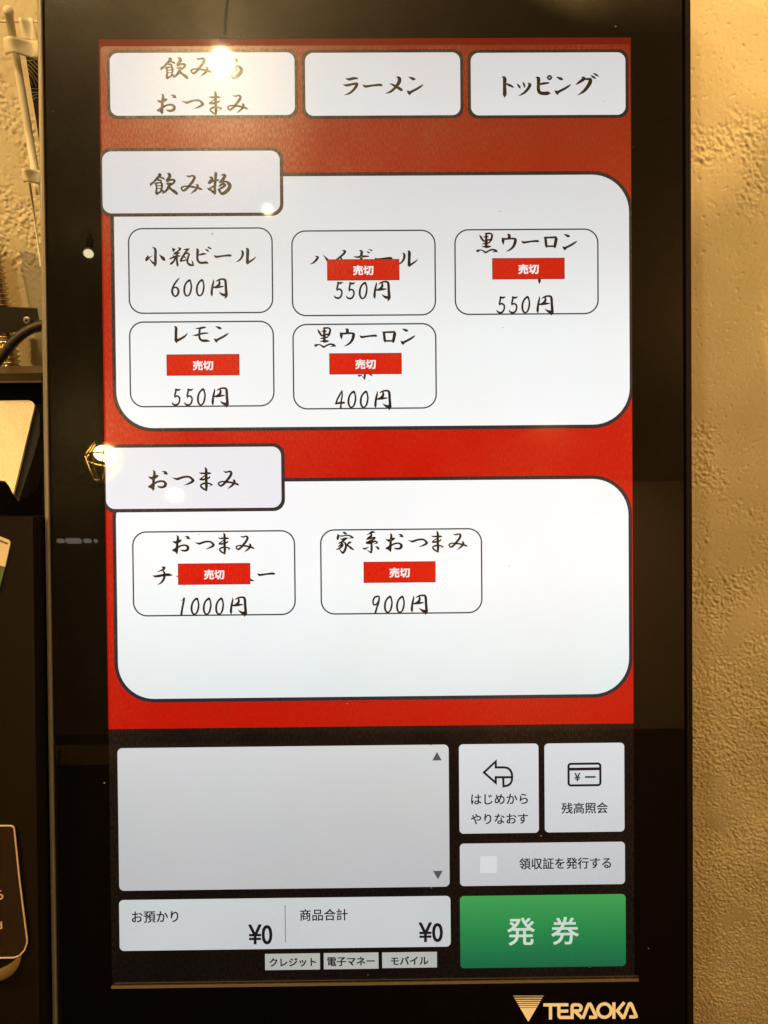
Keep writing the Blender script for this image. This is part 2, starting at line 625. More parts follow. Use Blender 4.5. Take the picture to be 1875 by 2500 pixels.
def kpart(name, verts, faces, mat, parent=None, smooth=False):
    o = link(name, mesh(name, verts, faces), mat, parent or KIOSK, smooth)
    return o


def klx(px, py):
    return K(px, py).x


vT, vB = 0.325, -0.430
# glass edges follow straight lines in the kiosk frame
gl = (K(107, 0).x + K(125, 1250).x + K(139, 2400).x) / 3
gr = (K(1666, 0).x + K(1672, 1250).x + K(1679, 2480).x) / 3
ol = (K(90, 0).x + K(109, 1250).x + K(123, 2400).x) / 3
orr = (K(1686, 0).x + K(1690, 1250).x + K(1697, 2480).x) / 3


def boxv(x0, x1, y0, y1, z0, z1):
    V = [(x0, y0, z0), (x1, y0, z0), (x1, y1, z0), (x0, y1, z0), (x0, y0, z1), (x1, y0, z1), (x1, y1, z1), (x0, y1, z1)]
    F = [(3, 2, 1, 0), (4, 5, 6, 7), (0, 1, 5, 4), (1, 2, 6, 5), (2, 3, 7, 6), (3, 0, 4, 7)]
    return V, F


def extr(profile, y0, y1):
    n = len(profile)
    V = [(x, y0, z) for x, z in profile] + [(x, y1, z) for x, z in profile]
    F = [tuple(reversed(range(n))), tuple(range(n, 2 * n))]
    for i in range(n):
        j = (i + 1) % n
        F.append((i, j, j + n, i + n))
    return V, F


bev = 0.0007
o = kpart('front_glass', *extr([(gl, -0.004), (gr, -0.004), (gr, -0.0005), (gr - bev, -0.0001), (gl + bev, -0.0001), (gl, -0.0005)], vB, vT), GLASS)
fix_normals(o)
kpart('housing', *boxv(ol + 0.0012, orr - 0.0012, vB, vT - .0015, -0.046, -0.0041), BODY)
# rim: slim bronze profile with a rounded outer shoulder, standing clear of the glass by a dark groove
for sgn, ou, inn in ((1, ol, gl), (-1, orr, gr)):
    wd = abs(inn - ou)
    pr = [(0, -0.045), (0, -0.0009), (0.0002, -0.0003), (0.0006, 0.0001), (0.0014, 0.0004), (wd - 0.0012, 0.0004), (wd - 0.0009, 0.0001), (wd - 0.0009, -0.045)]
    o = kpart('rim', *extr([(ou + sgn * a, b) for a, b in pr], vB, vT), RIM if sgn > 0 else BODY)  # right rim takes the dark casing material, its shade put into colour
    fix_normals(o)
o = kpart('rim', *boxv(ol, orr, vT, vT + 0.003, -0.045, 0.0), RIM)

# ---- flat artwork of the display
_z = [0.0]
LAY = 0.00006


def rrect(x0, y0, x1, y1, r, z, n=10, corners=(1, 1, 1, 1)):
    """rounded rectangle outline, corners in order BL BR TR TL"""
    out = []
    for (cx, cy, a0, on) in ((x0 + r, y0 + r, 180, corners[0]), (x1 - r, y0 + r, 270, corners[1]), (x1 - r, y1 - r, 0, corners[2]), (x0 + r, y1 - r, 90, corners[3])):
        if not on:
            sx = x0 if a0 in (180, 90) else x1
            sy = y0 if a0 in (180, 270) else y1
            out.append((sx, sy, z))
            continue
        for k in range(n + 1):
            a = math.radians(a0 + 90 * k / n)
            out.append((cx + r * math.cos(a), cy + r * math.sin(a), z))
    return out


def krect(px):
    """photo box (x0, y0, x1, y1) -> kiosk-plane box squared to the display axes"""
    x0, y0, x1, y1 = px
    xm, ym = (x0 + x1) / 2, (y0 + y1) / 2
    return K(x0, ym).x, K(xm, y1).y, K(x1, ym).x, K(xm, y0).y


def patch(name, box, mat, level, parent=None, r=0.0, corners=(1, 1, 1, 1), grow=0.0):
    x0, y0, x1, y1 = krect(box)
    g = grow * PX
    x0, y0, x1, y1 = x0 - g, y0 - g, x1 + g, y1 + g
    z = level * LAY
    if r > 0:
        v = rrect(x0, y0, x1, y1, r * PX, z, 12, corners)
    else:
        v = [(x0, y0, z), (x1, y0, z), (x1, y1, z), (x0, y1, z)]
    return kpart(name, v, [tuple(range(len(v)))], mat, parent)


def ring(name, box, mat, level, parent, r, wdt):
    """outline of constant width centred on the box"""
    x0, y0, x1, y1 = krect(box)
    z = level * LAY
    h = wdt * PX / 2
    a = rrect(x0 - h, y0 - h, x1 + h, y1 + h, r * PX + h, z)
    b = rrect(x0 + h, y0 + h, x1 - h, y1 - h, max(r * PX - h, 1e-5), z)
    n = len(a)
    return kpart(name, a + b, [(i, (i + 1) % n, n + (i + 1) % n, n + i) for i in range(n)], mat, parent)


WHITE_TAB = screen_mat('tab_white', (130, (214, 213, 212)), (282, (222, 222, 222)))  # viewing-angle falloff is put into the row tones of these whites
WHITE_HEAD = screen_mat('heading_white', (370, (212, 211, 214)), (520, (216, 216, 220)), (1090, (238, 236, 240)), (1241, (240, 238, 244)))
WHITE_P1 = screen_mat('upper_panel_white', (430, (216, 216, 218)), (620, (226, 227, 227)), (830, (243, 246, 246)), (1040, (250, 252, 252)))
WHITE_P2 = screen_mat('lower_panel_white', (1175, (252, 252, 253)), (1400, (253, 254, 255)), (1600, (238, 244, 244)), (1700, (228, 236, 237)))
GREY_BIG = screen_mat('order_panel_grey', (1820, (213, 214, 215)), (2000, (198, 199, 200)), (2170, (190, 190, 193)))
GREY_BTN = screen_mat('button_grey', (1815, (220, 223, 226)), (2032, (206, 209, 212)))
GREY_OPT = screen_mat('option_grey', (2057, (204, 206, 208)), (2160, (196, 199, 203)))
GREY_TOT = screen_mat('totals_grey', (2190, (203, 208, 209)), (2316, (200, 204, 206)))
GREY_TAG = screen_mat('payment_tag_grey', (2325, (180, 183, 176)))
CHECK = screen_mat('check_white', (2100, (219, 220, 222)))
GREEN = screen_mat('issue_green', (2184, (66, 162, 84)), (2270, (36, 138, 74)), (2361, (18, 104, 68)))
RED_BG = screen_mat('menu_red', (110, (126, 34, 15)), (330, (148, 38, 14)), (700, (176, 28, 6)), (1080, (202, 8, 2)), (1770, (192, 8, 2)))  # duller upper rows: falloff at steep viewing angles is put into the red
RED_TAG = screen_mat('sold_out_red', (620, (205, 26, 8)), (900, (218, 22, 6)), (1420, (222, 8, 2)))
RED_EDGE = screen_mat('sold_out_edge', (620, (110, 14, 12)))
LCD_BLACK = screen_mat('display_black', (1770, (6, 5, 9)), (2400, (7, 6, 8)), grain=0.2)
INK = screen_mat('menu_ink', (140, (38, 24, 18)), (800, (28, 20, 20)), (1500, (16, 12, 16)), grain=0.2)
INK_UI = screen_mat('button_ink', (1900, (20, 16, 32)), grain=0.2)
LINE = screen_mat('menu_outline', (100, (40, 28, 22)), (800, (40, 36, 40)), (1700, (34, 32, 46)), grain=0.2)
LINE_THIN = screen_mat('button_outline', (560, (52, 50, 58)), (1500, (40, 44, 56)), grain=0.2)
ARROW = screen_mat('scroll_grey', (1850, (82, 84, 88)))
WHITE_TXT = screen_mat('white_letters', (640, (246, 240, 238)))
WHITE_ISS = screen_mat('issue_letters', (2270, (206, 222, 208)))
RED_MARGIN = screen_mat('margin_red', (95, (112, 18, 7)), (300, (140, 24, 8)), (1080, (190, 10, 3)), (1770, (185, 8, 2)), haze=0.1)


# ---- brush lettering: strokes traced as (x, y, width) in enlarged crops (x0, y0, scale)
def loop_(pts):
    return pts + pts[:2]


_A, _B, _C, _D, _E_ = (350, 600, 11.06), (480, 600, 11.06), (410, 670, 11.06), (360, 415, 11.06), (430, 415, 11.06)
_F, _G, _H, _I, _J = (355, 1135, 13.825), (475, 1135, 13.825), (1155, 560, 11.06), (1280, 560, 11.06), (810, 1295, 11.06)
_L, _M, _N, _O, _P = (830, 180, 7.9), (1210, 175, 6.381), (750, 605, 5.925), (410, 795, 10.369), (360, 1370, 5.027)
_Q, _R, _S, _T, _U = (780, 900, 9.217), (430, 1450, 9.217), (900, 1445, 10.369), (800, 680, 10.369), (400, 1150, 20.74)
GLYPHS = {
    '小': (_A, [[(250, 50, 8), (305, 75, 46), (335, 130, 62), (335, 300, 66), (335, 450, 66), (325, 530, 60), (305, 560, 16)],
               [(330, 500, 60), (270, 470, 52), (215, 415, 28), (165, 350, 12)],
               [(128, 262, 6), (125, 330, 76), (92, 392, 66), (88, 430, 14)], [(110, 350, 50), (190, 315, 24), (262, 275, 4)],
               [(432, 245, 6), (490, 300, 52), (545, 355, 84), (585, 398, 46), (608, 410, 8)]]),
    '瓶': (_A, [[(795, 72, 16), (820, 115, 70), (820, 160, 36), (812, 176, 8)], [(830, 110, 56), (885, 98, 8)],
               [(935, 62, 10), (1000, 85, 52), (985, 120, 48), (920, 170, 34), (860, 212, 46), (825, 230, 16)],
               [(825, 238, 16), (890, 222, 58), (960, 205, 44), (998, 205, 10)],
               [(725, 362, 26), (760, 345, 44), (830, 320, 38), (900, 290, 46), (980, 285, 34), (1022, 285, 10)],
               [(790, 272, 8), (825, 295, 36), (850, 320, 36)],
               [(865, 300, 46), (860, 370, 44), (820, 440, 48), (760, 490, 54), (725, 512, 16)],
               [(915, 200, 50), (915, 300, 50), (915, 420, 50), (930, 520, 52), (935, 572, 18)],
               [(1085, 120, 8), (1140, 110, 36), (1200, 105, 46), (1255, 92, 16)],
               [(1215, 115, 46), (1160, 170, 48), (1120, 230, 52), (1060, 330, 56), (1022, 400, 52), (1015, 430, 30)],
               [(1140, 228, 34), (1205, 215, 44), (1245, 245, 40), (1215, 320, 48), (1195, 420, 48), (1210, 480, 50), (1270, 525, 58), (1340, 538, 40), (1378, 548, 8)],
               [(1350, 535, 44), (1340, 460, 34), (1310, 395, 5)], [(1015, 428, 36), (1090, 412, 34), (1185, 390, 34)],
               [(1095, 285, 8), (1135, 325, 38), (1155, 357, 10)]]),
    'ビ': (_B, [[(0, 92, 20), (35, 130, 68), (30, 250, 58), (28, 350, 54), (48, 420, 56), (110, 468, 58), (200, 468, 58), (270, 462, 60), (315, 485, 26)],
               [(40, 258, 30), (110, 250, 40), (190, 230, 50), (268, 228, 18)],
               [(235, 105, 8), (290, 130, 44), (330, 165, 22)], [(308, 44, 16), (350, 68, 44), (405, 97, 18)]]),
    'ー': (_B, [[(475, 262, 8), (515, 300, 50), (560, 308, 54), (700, 287, 44), (850, 272, 52), (915, 275, 54), (950, 284, 16)]]),
    'ル': (_B, [[(1200, 140, 10), (1240, 160, 48), (1252, 220, 60), (1235, 300, 54), (1190, 370, 44), (1130, 420, 32), (1070, 452, 5)],
               [(1335, 80, 12), (1378, 105, 66), (1385, 180, 74), (1380, 300, 68), (1378, 420, 72), (1382, 470, 76), (1388, 514, 10)],
               [(1385, 475, 56), (1450, 432, 48), (1530, 380, 40), (1580, 335, 24), (1612, 290, 4)]]),
    '6': (_C, [[(318, 104, 18), (250, 180, 42), (180, 280, 46), (140, 370, 50), (122, 470, 56), (150, 560, 48), (205, 598, 42), (265, 560, 48), (295, 470, 54), (270, 390, 48), (220, 358, 40), (165, 375, 30)]]),
    '0': (_C, [loop_([(590, 165, 50), (520, 215, 44), (470, 300, 46), (450, 400, 50), (455, 500, 48), (490, 572, 44), (535, 588, 36), (590, 545, 42), (625, 450, 46), (640, 330, 42), (622, 225, 40)])]),
    '円': (_C, [[(1225, 140, 5), (1238, 200, 34), (1215, 300, 50), (1195, 420, 54), (1188, 530, 58), (1195, 588, 20)],
               [(1290, 210, 5), (1340, 175, 34), (1420, 142, 42), (1500, 138, 46), (1548, 160, 56), (1565, 230, 62), (1570, 350, 62), (1580, 480, 66), (1580, 580, 70), (1548, 655, 18)],
               [(1585, 560, 70), (1500, 560, 66), (1430, 520, 38), (1380, 475, 5)],
               [(1390, 175, 36), (1400, 240, 54), (1370, 300, 60), (1300, 342, 40), (1230, 362, 34)],
               [(1240, 365, 34), (1330, 355, 50), (1430, 340, 48), (1508, 335, 20)]]),
    '飲': (_D, [[(295, 115, 16), (345, 140, 76), (310, 200, 70), (240, 270, 58), (170, 345, 48), (108, 392, 66), (95, 432, 24)],
               [(350, 212, 36), (410, 225, 48), (462, 258, 30)], [(290, 290, 34), (340, 285, 46), (375, 310, 44), (380, 345, 26)],
               [(200, 388, 16), (240, 375, 48), (330, 355, 30), (388, 372, 50), (400, 430, 54), (393, 500, 48), (370, 560, 40)],
               [(240, 390, 50), (255, 480, 44), (250, 570, 50), (250, 640, 58), (275, 684, 16)],
               [(265, 445, 22), (340, 435, 24), (390, 430, 24)], [(265, 515, 22), (330, 510, 22), (390, 510, 22)],
               [(262, 655, 56), (340, 612, 46), (395, 570, 44)], [(375, 520, 36), (420, 580, 56), (460, 608, 40)],
               [(535, 103, 10), (592, 125, 66), (612, 180, 78), (580, 240, 70), (545, 290, 76), (535, 335, 24)],
               [(545, 305, 66), (620, 280, 50), (700, 278, 56), (742, 300, 52), (725, 345, 50), (670, 390, 54), (600, 430, 70), (575, 485, 76), (530, 550, 58), (470, 610, 48), (410, 638, 22)],
               [(508, 385, 16), (560, 385, 56), (620, 380, 56)],
               [(590, 480, 56), (660, 540, 58), (740, 595, 74), (800, 650, 62), (825, 672, 16)]]),
    'み': (_G, [[(980, 205, 8), (1035, 240, 44), (1090, 247, 50), (1160, 222, 50), (1228, 238, 68), (1245, 300, 78), (1190, 410, 80), (1110, 510, 76), (1040, 600, 70), (950, 680, 70), (885, 712, 56), (838, 670, 52), (820, 620, 50), (865, 585, 48), (950, 565, 46), (1100, 575, 58), (1250, 597, 60), (1380, 630, 64), (1460, 660, 58), (1505, 682, 16)],
               [(1288, 505, 12), (1345, 530, 66), (1345, 600, 78), (1290, 680, 68), (1210, 745, 48), (1115, 822, 5)]]),
    '物': (_E_, [[(895, 205, 12), (960, 220, 58), (975, 270, 78), (930, 330, 88), (885, 365, 50), (882, 345, 20)],
               [(900, 350, 50), (980, 320, 48), (1060, 300, 48), (1120, 285, 48), (1162, 280, 18)],
               [(1060, 72, 24), (1078, 110, 74), (1070, 220, 62), (1060, 350, 64), (1052, 480, 62), (1055, 600, 60), (1045, 674, 26)],
               [(1050, 640, 56), (1000, 600, 58), (950, 560, 48), (890, 530, 56), (858, 503, 16)], [(900, 525, 40), (960, 485, 44), (1040, 440, 48)],
               [(1222, 167, 8), (1270, 140, 48), (1318, 165, 76), (1300, 220, 78), (1250, 290, 78), (1190, 335, 56), (1165, 328, 18)],
               [(1280, 330, 46), (1360, 325, 44), (1420, 370, 74), (1460, 440, 84), (1420, 530, 84), (1340, 610, 84), (1260, 650, 72), (1215, 635, 56), (1180, 580, 58), (1150, 535, 38), (1120, 538, 8)],
               [(1250, 320, 56), (1270, 370, 58), (1210, 420, 54), (1160, 452, 26)],
               [(1240, 400, 46), (1310, 400, 58), (1335, 432, 48), (1260, 480, 54), (1180, 530, 48)]]),
    'お': (_F, [[(255, 190, 12), (308, 230, 62), (312, 330, 80), (290, 450, 84), (285, 600, 82), (278, 720, 84), (276, 855, 40)],
               [(275, 800, 84), (190, 740, 76), (125, 735, 46), (118, 712, 16)], [(150, 740, 76), (220, 680, 58), (270, 620, 48)],
               [(105, 390, 6), (170, 430, 58), (250, 445, 88), (360, 400, 96), (430, 370, 56), (448, 378, 18)],
               [(310, 632, 66), (400, 580, 58), (520, 550, 58), (620, 560, 62), (688, 625, 88), (668, 710, 88), (590, 752, 70), (500, 752, 58), (440, 730, 36), (422, 700, 8)],
               [(565, 225, 8), (640, 230, 48), (690, 265, 86), (740, 310, 46), (768, 322, 8)], [(690, 300, 46), (605, 303, 8)]]),
    'つ': (_U, [[(412, 330, 8), (560, 378, 60), (690, 408, 108), (800, 375, 108), (1000, 310, 98), (1200, 290, 94), (1330, 312, 92), (1440, 400, 110), (1488, 490, 136), (1420, 560, 108), (1300, 622, 88), (1180, 672, 58), (1025, 722, 6)]]),
    'ま': (_G, [[(150, 260, 6), (240, 285, 48), (380, 285, 60), (500, 282, 64), (564, 297, 18)],
               [(352, 75, 12), (395, 150, 70), (400, 300, 82), (400, 450, 82), (405, 600, 84), (410, 750, 82), (400, 870, 40)],
               [(370, 350, 28), (290, 410, 38), (205, 472, 36)], [(203, 492, 56), (300, 494, 62), (400, 470, 64), (478, 442, 54), (520, 415, 38), (510, 378, 14)],
               [(410, 845, 60), (330, 820, 58), (240, 750, 58), (212, 700, 48), (260, 652, 56), (350, 620, 58), (440, 620, 48), (530, 640, 48), (590, 668, 42), (622, 677, 12)],
               [(592, 680, 28), (495, 732, 5)]]),
    '黒': (_H, [[(168, 152, 8), (200, 210, 44), (250, 290, 50), (292, 335, 36)], [(300, 130, 8), (390, 120, 42), (470, 124, 40), (508, 162, 46), (500, 230, 54), (478, 300, 54), (450, 338, 36)],
               [(350, 120, 46), (350, 220, 56), (350, 320, 62), (350, 420, 66), (345, 495, 50)], [(258, 216, 6), (320, 210, 34), (398, 205, 36)],
               [(268, 328, 26), (350, 310, 38), (440, 290, 42), (485, 288, 28)], [(233, 405, 8), (300, 395, 38), (390, 375, 48), (458, 370, 16)],
               [(233, 480, 14), (310, 475, 42), (400, 470, 50), (482, 472, 14)], [(430, 490, 28), (328, 517, 6)],
               [(73, 585, 8), (120, 590, 70), (165, 575, 38), (230, 570, 28), (280, 600, 38), (335, 632, 48), (390, 605, 40), (470, 565, 42), (550, 560, 44), (620, 592, 54), (662, 622, 8)], [(610, 603, 38), (503, 627, 5)]]),
    'ウ': (_H, [[(913, 145, 10), (965, 165, 68), (970, 240, 70)], [(760, 240, 6), (800, 272, 62), (805, 330, 70), (810, 414, 18)],
               [(800, 266, 46), (900, 268, 46), (1000, 258, 46), (1095, 262, 48), (1138, 285, 66), (1130, 350, 72), (1105, 430, 66), (1050, 510, 54), (970, 570, 38), (875, 610, 5)]]),
    'ロ': (_I, [[(513, 225, 5), (560, 255, 56), (575, 350, 62), (585, 450, 60), (595, 504, 14)], [(550, 236, 46), (650, 230, 44), (780, 226, 48), (845, 212, 26)],
               [(835, 205, 30), (852, 270, 78), (840, 350, 72), (825, 430, 72), (815, 490, 50)], [(590, 467, 46), (700, 465, 42), (820, 465, 46)]]),
    'ン': (_I, [[(1058, 140, 6), (1120, 165, 44), (1178, 190, 64), (1215, 198, 30)], [(1018, 470, 5), (1070, 512, 66), (1090, 545, 56), (1090, 582, 8)],
               [(1080, 527, 66), (1160, 482, 54), (1260, 430, 52), (1340, 380, 46), (1390, 345, 30), (1418, 315, 5)]]),
    '家': (_J, [[(295, 45, 12), (345, 65, 54), (390, 90, 38), (422, 100, 6)], [(163, 88, 8), (175, 150, 58), (160, 220, 54), (160, 262, 8)],
               [(190, 140, 28), (280, 150, 34), (370, 135, 30), (460, 135, 34), (530, 165, 42), (592, 195, 16)], [(565, 195, 36), (458, 212, 6)],
               [(220, 215, 5), (280, 235, 38), (360, 215, 44), (438, 203, 20)], [(400, 210, 36), (320, 270, 48), (250, 320, 44), (185, 348, 22)],
               [(300, 300, 28), (360, 340, 44), (385, 400, 54), (375, 480, 58), (340, 560, 58), (300, 608, 46), (260, 570, 38), (213, 508, 16)],
               [(270, 355, 56), (290, 385, 58), (270, 430, 50), (210, 480, 44), (140, 510, 24), (118, 490, 6)], [(280, 370, 48), (230, 400, 44), (178, 432, 22)],
               [(542, 325, 10), (480, 325, 54), (430, 370, 38), (385, 400, 38)], [(400, 385, 38), (470, 430, 44), (530, 480, 54), (594, 522, 22)]]),
    '系': (_J, [[(928, 125, 5), (1010, 85, 30), (1090, 45, 60), (1168, 45, 16)], [(1060, 100, 46), (1070, 140, 48), (1010, 190, 54), (948, 237, 34)],
               [(960, 228, 46), (1050, 210, 48), (1140, 190, 38), (1178, 202, 24), (1100, 255, 44), (1010, 300, 54), (935, 332, 38)],
               [(948, 332, 56), (1040, 340, 54), (1110, 310, 48), (1170, 290, 44), (1232, 325, 34), (1200, 345, 28), (1128, 362, 6)],
               [(1075, 350, 46), (1075, 430, 52), (1075, 520, 54), (1060, 604, 34)], [(1070, 585, 44), (1030, 580, 34), (938, 513, 5)],
               [(828, 463, 8), (880, 495, 44), (940, 475, 34), (1008, 443, 5)], [(1173, 433, 6), (1230, 455, 48), (1262, 490, 48), (1292, 502, 10)]]),
    'ラ': (_L, [[(103, 92, 5), (170, 115, 42), (270, 95, 46), (338, 98, 24)], [(58, 215, 5), (130, 230, 42), (230, 210, 40), (310, 198, 46), (332, 215, 46), (300, 270, 48), (240, 340, 40), (170, 390, 32), (83, 418, 5)]]),
    'メ': (_L, [[(1093, 70, 14), (1140, 92, 56), (1145, 150, 64), (1110, 220, 54), (1050, 290, 46), (970, 355, 38), (872, 388, 5)], [(968, 198, 14), (1040, 230, 38), (1110, 270, 48), (1180, 315, 48), (1207, 328, 16)]]),
    'ト': (_M, [[(98, 83, 8), (138, 110, 50), (138, 200, 46), (140, 300, 50), (140, 360, 52), (140, 398, 16)], [(160, 193, 20), (220, 218, 34), (272, 246, 20)]]),
    'ッ': (_M, [[(333, 198, 12), (365, 235, 32), (382, 264, 12)], [(420, 165, 6), (440, 205, 30), (452, 247, 16)], [(503, 183, 12), (532, 207, 42), (510, 260, 40), (460, 320, 34), (410, 355, 24), (353, 384, 4)]]),
    'ピ': (_M, [[(628, 95, 12), (665, 112, 48), (665, 200, 44), (665, 280, 46), (690, 332, 48), (760, 345, 50), (810, 340, 50), (842, 340, 20)], [(690, 200, 24), (740, 190, 34), (823, 180, 22)],
               loop_([(866, 97, 26), (855, 116, 26), (838, 124, 26), (820, 115, 26), (811, 97, 26), (820, 79, 26), (838, 71, 26), (856, 79, 26)])]),
    'グ': (_M, [[(1342, 92, 16), (1375, 112, 46), (1330, 150, 40), (1280, 185, 28), (1248, 207, 5)], [(1370, 117, 28), (1430, 122, 30), (1472, 124, 42), (1470, 170, 54), (1430, 240, 48), (1370, 310, 38), (1272, 376, 5)],
               [(1483, 63, 10), (1520, 90, 32), (1553, 110, 16)], [(1522, 33, 12), (1560, 52, 28), (1597, 77, 14)]]),
    'ハ': (_N, [[(120, 125, 10), (153, 140, 28), (145, 165, 32), (110, 205, 26), (75, 230, 16), (38, 243, 3)], [(230, 106, 3), (265, 145, 20), (300, 190, 36), (320, 215, 30)]]),
    'イ': (_N, [[(510, 45, 8), (545, 55, 32), (535, 85, 30), (480, 135, 26), (420, 180, 20), (380, 205, 5)], [(488, 148, 22), (500, 180, 26), (500, 230, 26)]]),
    'ボ': (_N, [[(755, 43, 8), (788, 60, 34), (782, 120, 34), (782, 180, 34), (782, 230, 34)], [(672, 130, 5), (720, 140, 22), (800, 130, 28), (887, 128, 16)], [(858, 60, 7), (895, 76, 22)], [(888, 27, 7), (932, 43, 20)]]),
    'レ': (_O, [[(163, 23, 10), (212, 60, 58), (212, 160, 62), (210, 280, 62), (212, 380, 66), (232, 450, 12)], [(222, 392, 66), (300, 355, 56), (400, 300, 50), (460, 250, 36), (511, 183, 4)]]),
    'モ': (_O, [[(693, 75, 5), (800, 75, 42), (900, 55, 48), (967, 53, 20)], [(815, 80, 46), (805, 180, 48), (800, 270, 48), (820, 340, 50), (880, 385, 56), (980, 388, 60), (1062, 397, 20)], [(628, 245, 6), (720, 250, 40), (800, 225, 42), (920, 200, 42), (1017, 195, 26)]]),
    'チ': (_P, [[(180, 70, 8), (210, 80, 28), (190, 105, 22), (123, 131, 4)], [(68, 177, 5), (110, 185, 26), (200, 170, 28), (260, 165, 32), (302, 172, 12)], [(200, 122, 16), (215, 160, 27), (205, 215, 26), (175, 260, 20), (128, 288, 4)]]),
    '4': (_Q, [[(510, 485, 8), (470, 570, 34), (400, 700, 34), (375, 790, 38)], [(370, 790, 38), (450, 775, 42), (550, 770, 44)], [(507, 490, 18), (512, 600, 30), (490, 740, 32), (480, 885, 38)]]),
    '1': (_R, [[(182, 68, 12), (185, 110, 40), (165, 220, 40), (140, 350, 42), (125, 460, 46)], [(185, 100, 24), (113, 162, 5)]]),
    '9': (_S, [loop_([(235, 108, 38), (160, 130, 40), (115, 210, 40), (122, 300, 38), (160, 328, 36), (222, 280, 36), (262, 200, 36), (268, 130, 36)]), [(268, 150, 38), (250, 270, 44), (210, 390, 42), (172, 520, 46)]]),
    '5': (_T, [[(263, 88, 16), (262, 150, 40), (245, 230, 40), (236, 270, 36), (245, 325, 14)], [(258, 115, 40), (330, 125, 46), (388, 98, 12)], [(238, 302, 28), (290, 275, 40), (348, 310, 40), (360, 370, 38), (340, 450, 40), (290, 500, 44), (230, 500, 44), (182, 470, 32), (165, 428, 5)]]),
    # what shows past the sold-out labels of half-hidden words
    'tea_foot': (_Q, [[(1020, 95, 38), (1020, 180, 40), (1010, 252, 12)], [(1020, 232, 26), (940, 160, 7)], [(863, 158, 12), (900, 165, 38), (957, 148, 7)], [(1085, 95, 8), (1140, 130, 34), (1187, 167, 16)]]),
    'ya_tip': (_P, [[(357, 184, 4), (390, 185, 22)], [(450, 270, 20), (452, 292, 8)]]),
    'yu_tip': (_P, [[(1250, 222, 28), (1302, 240, 14)]]),
    'i_foot': ((1100, 540, 4.366), [[(945, 600, 26), (945, 640, 26), (945, 664, 10)]]),
}


def glyph_px(ch):
    (x0, y0, s), strokes = GLYPHS[ch]
    out = [[(x0 + x / s, y0 + y / s, wd / s) for x, y, wd in st] for st in strokes]
    xs0 = min(x - wd / 2 for st in out for x, y, wd in st)
    xs1 = max(x + wd / 2 for st in out for x, y, wd in st)
    ys0 = min(y - wd / 2 for st in out for x, y, wd in st)
    ys1 = max(y + wd / 2 for st in out for x, y, wd in st)
    return out, (xs0 + xs1) / 2, (ys0 + ys1) / 2


def brush(name, items, mat, level, parent):
    """items: (char, centre x, centre y, scale) in photo pixels, or (char,) where the char was traced"""
    V, F = [], []
    k = 0
    for it in items:
        strokes, gx_, gy_ = glyph_px(it[0])
        tx, ty, sc = (it[1], it[2], it[3] if len(it) > 3 else 1.0) if len(it) > 1 else (gx_, gy_, 1.0)
        for st in strokes:
            z = level * LAY + (k % 12) * 2.0e-6
            k += 1
            pts = [(K(tx + (x - gx_) * sc, ty + (y - gy_) * sc), wd * sc * PX / 2 * 1.13) for x, y, wd in st]
            sm = catmull([(p.x, p.y, h) for p, h in pts], 6)
            n = len(sm)
            L_, R_ = [], []
            for i in range(n):
                a, b = sm[max(i - 1, 0)], sm[min(i + 1, n - 1)]
                dx, dy = b[0] - a[0], b[1] - a[1]
                ln = math.hypot(dx, dy) or 1e-9
                nx_, ny_ = -dy / ln, dx / ln
                h = max(sm[i][2], 0.00004)
                L_.append((sm[i][0] + nx_ * h, sm[i][1] + ny_ * h, z))
                R_.append((sm[i][0] - nx_ * h, sm[i][1] - ny_ * h, z))
            b0 = len(V)
            V += L_ + R_
            for i in range(n - 1):
                F.append((b0 + n + i, b0 + n + i + 1, b0 + i + 1, b0 + i))
            # rounded ends
            for e, (c, nb) in enumerate(((sm[0], sm[1]), (sm[-1], sm[-2]))):
                h = max(c[2], 0.00004)
                ax = math.atan2(c[1] - nb[1], c[0] - nb[0])
                c0 = len(V)
                V.append((c[0], c[1], z))
                for q in range(9):
                    aa = ax - math.pi / 2 + math.pi * q / 8
                    V.append((c[0] + h * math.cos(aa), c[1] + h * math.sin(aa), z))
                for q in range(8):
                    F.append((c0, c0 + 1 + q, c0 + 2 + q))
    return kpart(name, V, F, mat, parent)


def type_mesh(body, bold=0.0):
    cu = bpy.data.curves.new('type', 'FONT')
    cu.body = body
    cu.resolution_u = 3
    cu.offset = bold
    o_ = bpy.data.objects.new('type', cu)
    COL.objects.link(o_)
    bpy.context.view_layer.update()
    me = bpy.data.meshes.new_from_object(o_.evaluated_get(bpy.context.evaluated_depsgraph_get()))
    bpy.data.objects.remove(o_)
    bpy.data.curves.remove(cu)
    me.materials.clear()
    return me


def typeset(name, body, box, mat, level, parent, bold=0.0):
    """printed UI lettering fitted to its photo box; bold (photo pixels) thickens every stroke by overlaid shifts"""
    src = type_mesh(body)
    x0, y0, x1, y1 = krect(box)
    g = bold * PX
    c = np.array([v.co for v in src.vertices])
    lo, hi = c.min(0), c.max(0)
    c[:, 0] = x0 + g + (c[:, 0] - lo[0]) / (hi[0] - lo[0]) * (x1 - x0 - 2 * g)
    c[:, 1] = y0 + g + (c[:, 1] - lo[1]) / (hi[1] - lo[1]) * (y1 - y0 - 2 * g)
    faces = [tuple(p.vertices) for p in src.polygons]
    bpy.data.meshes.remove(src)
    sh = [(0, 0)] if not bold else [(-g, -g * .7), (g, -g * .7), (g, g * .7), (-g, g * .7), (0, 0)]
    V, F = [], []
    for k, (dx, dy) in enumerate(sh):
        b0 = len(V)
        V += [(p[0] + dx, p[1] + dy, level * LAY + k * 2e-6) for p in c]
        F += [tuple(i + b0 for i in f) for f in faces]
    return kpart(name, V, F, mat, parent)


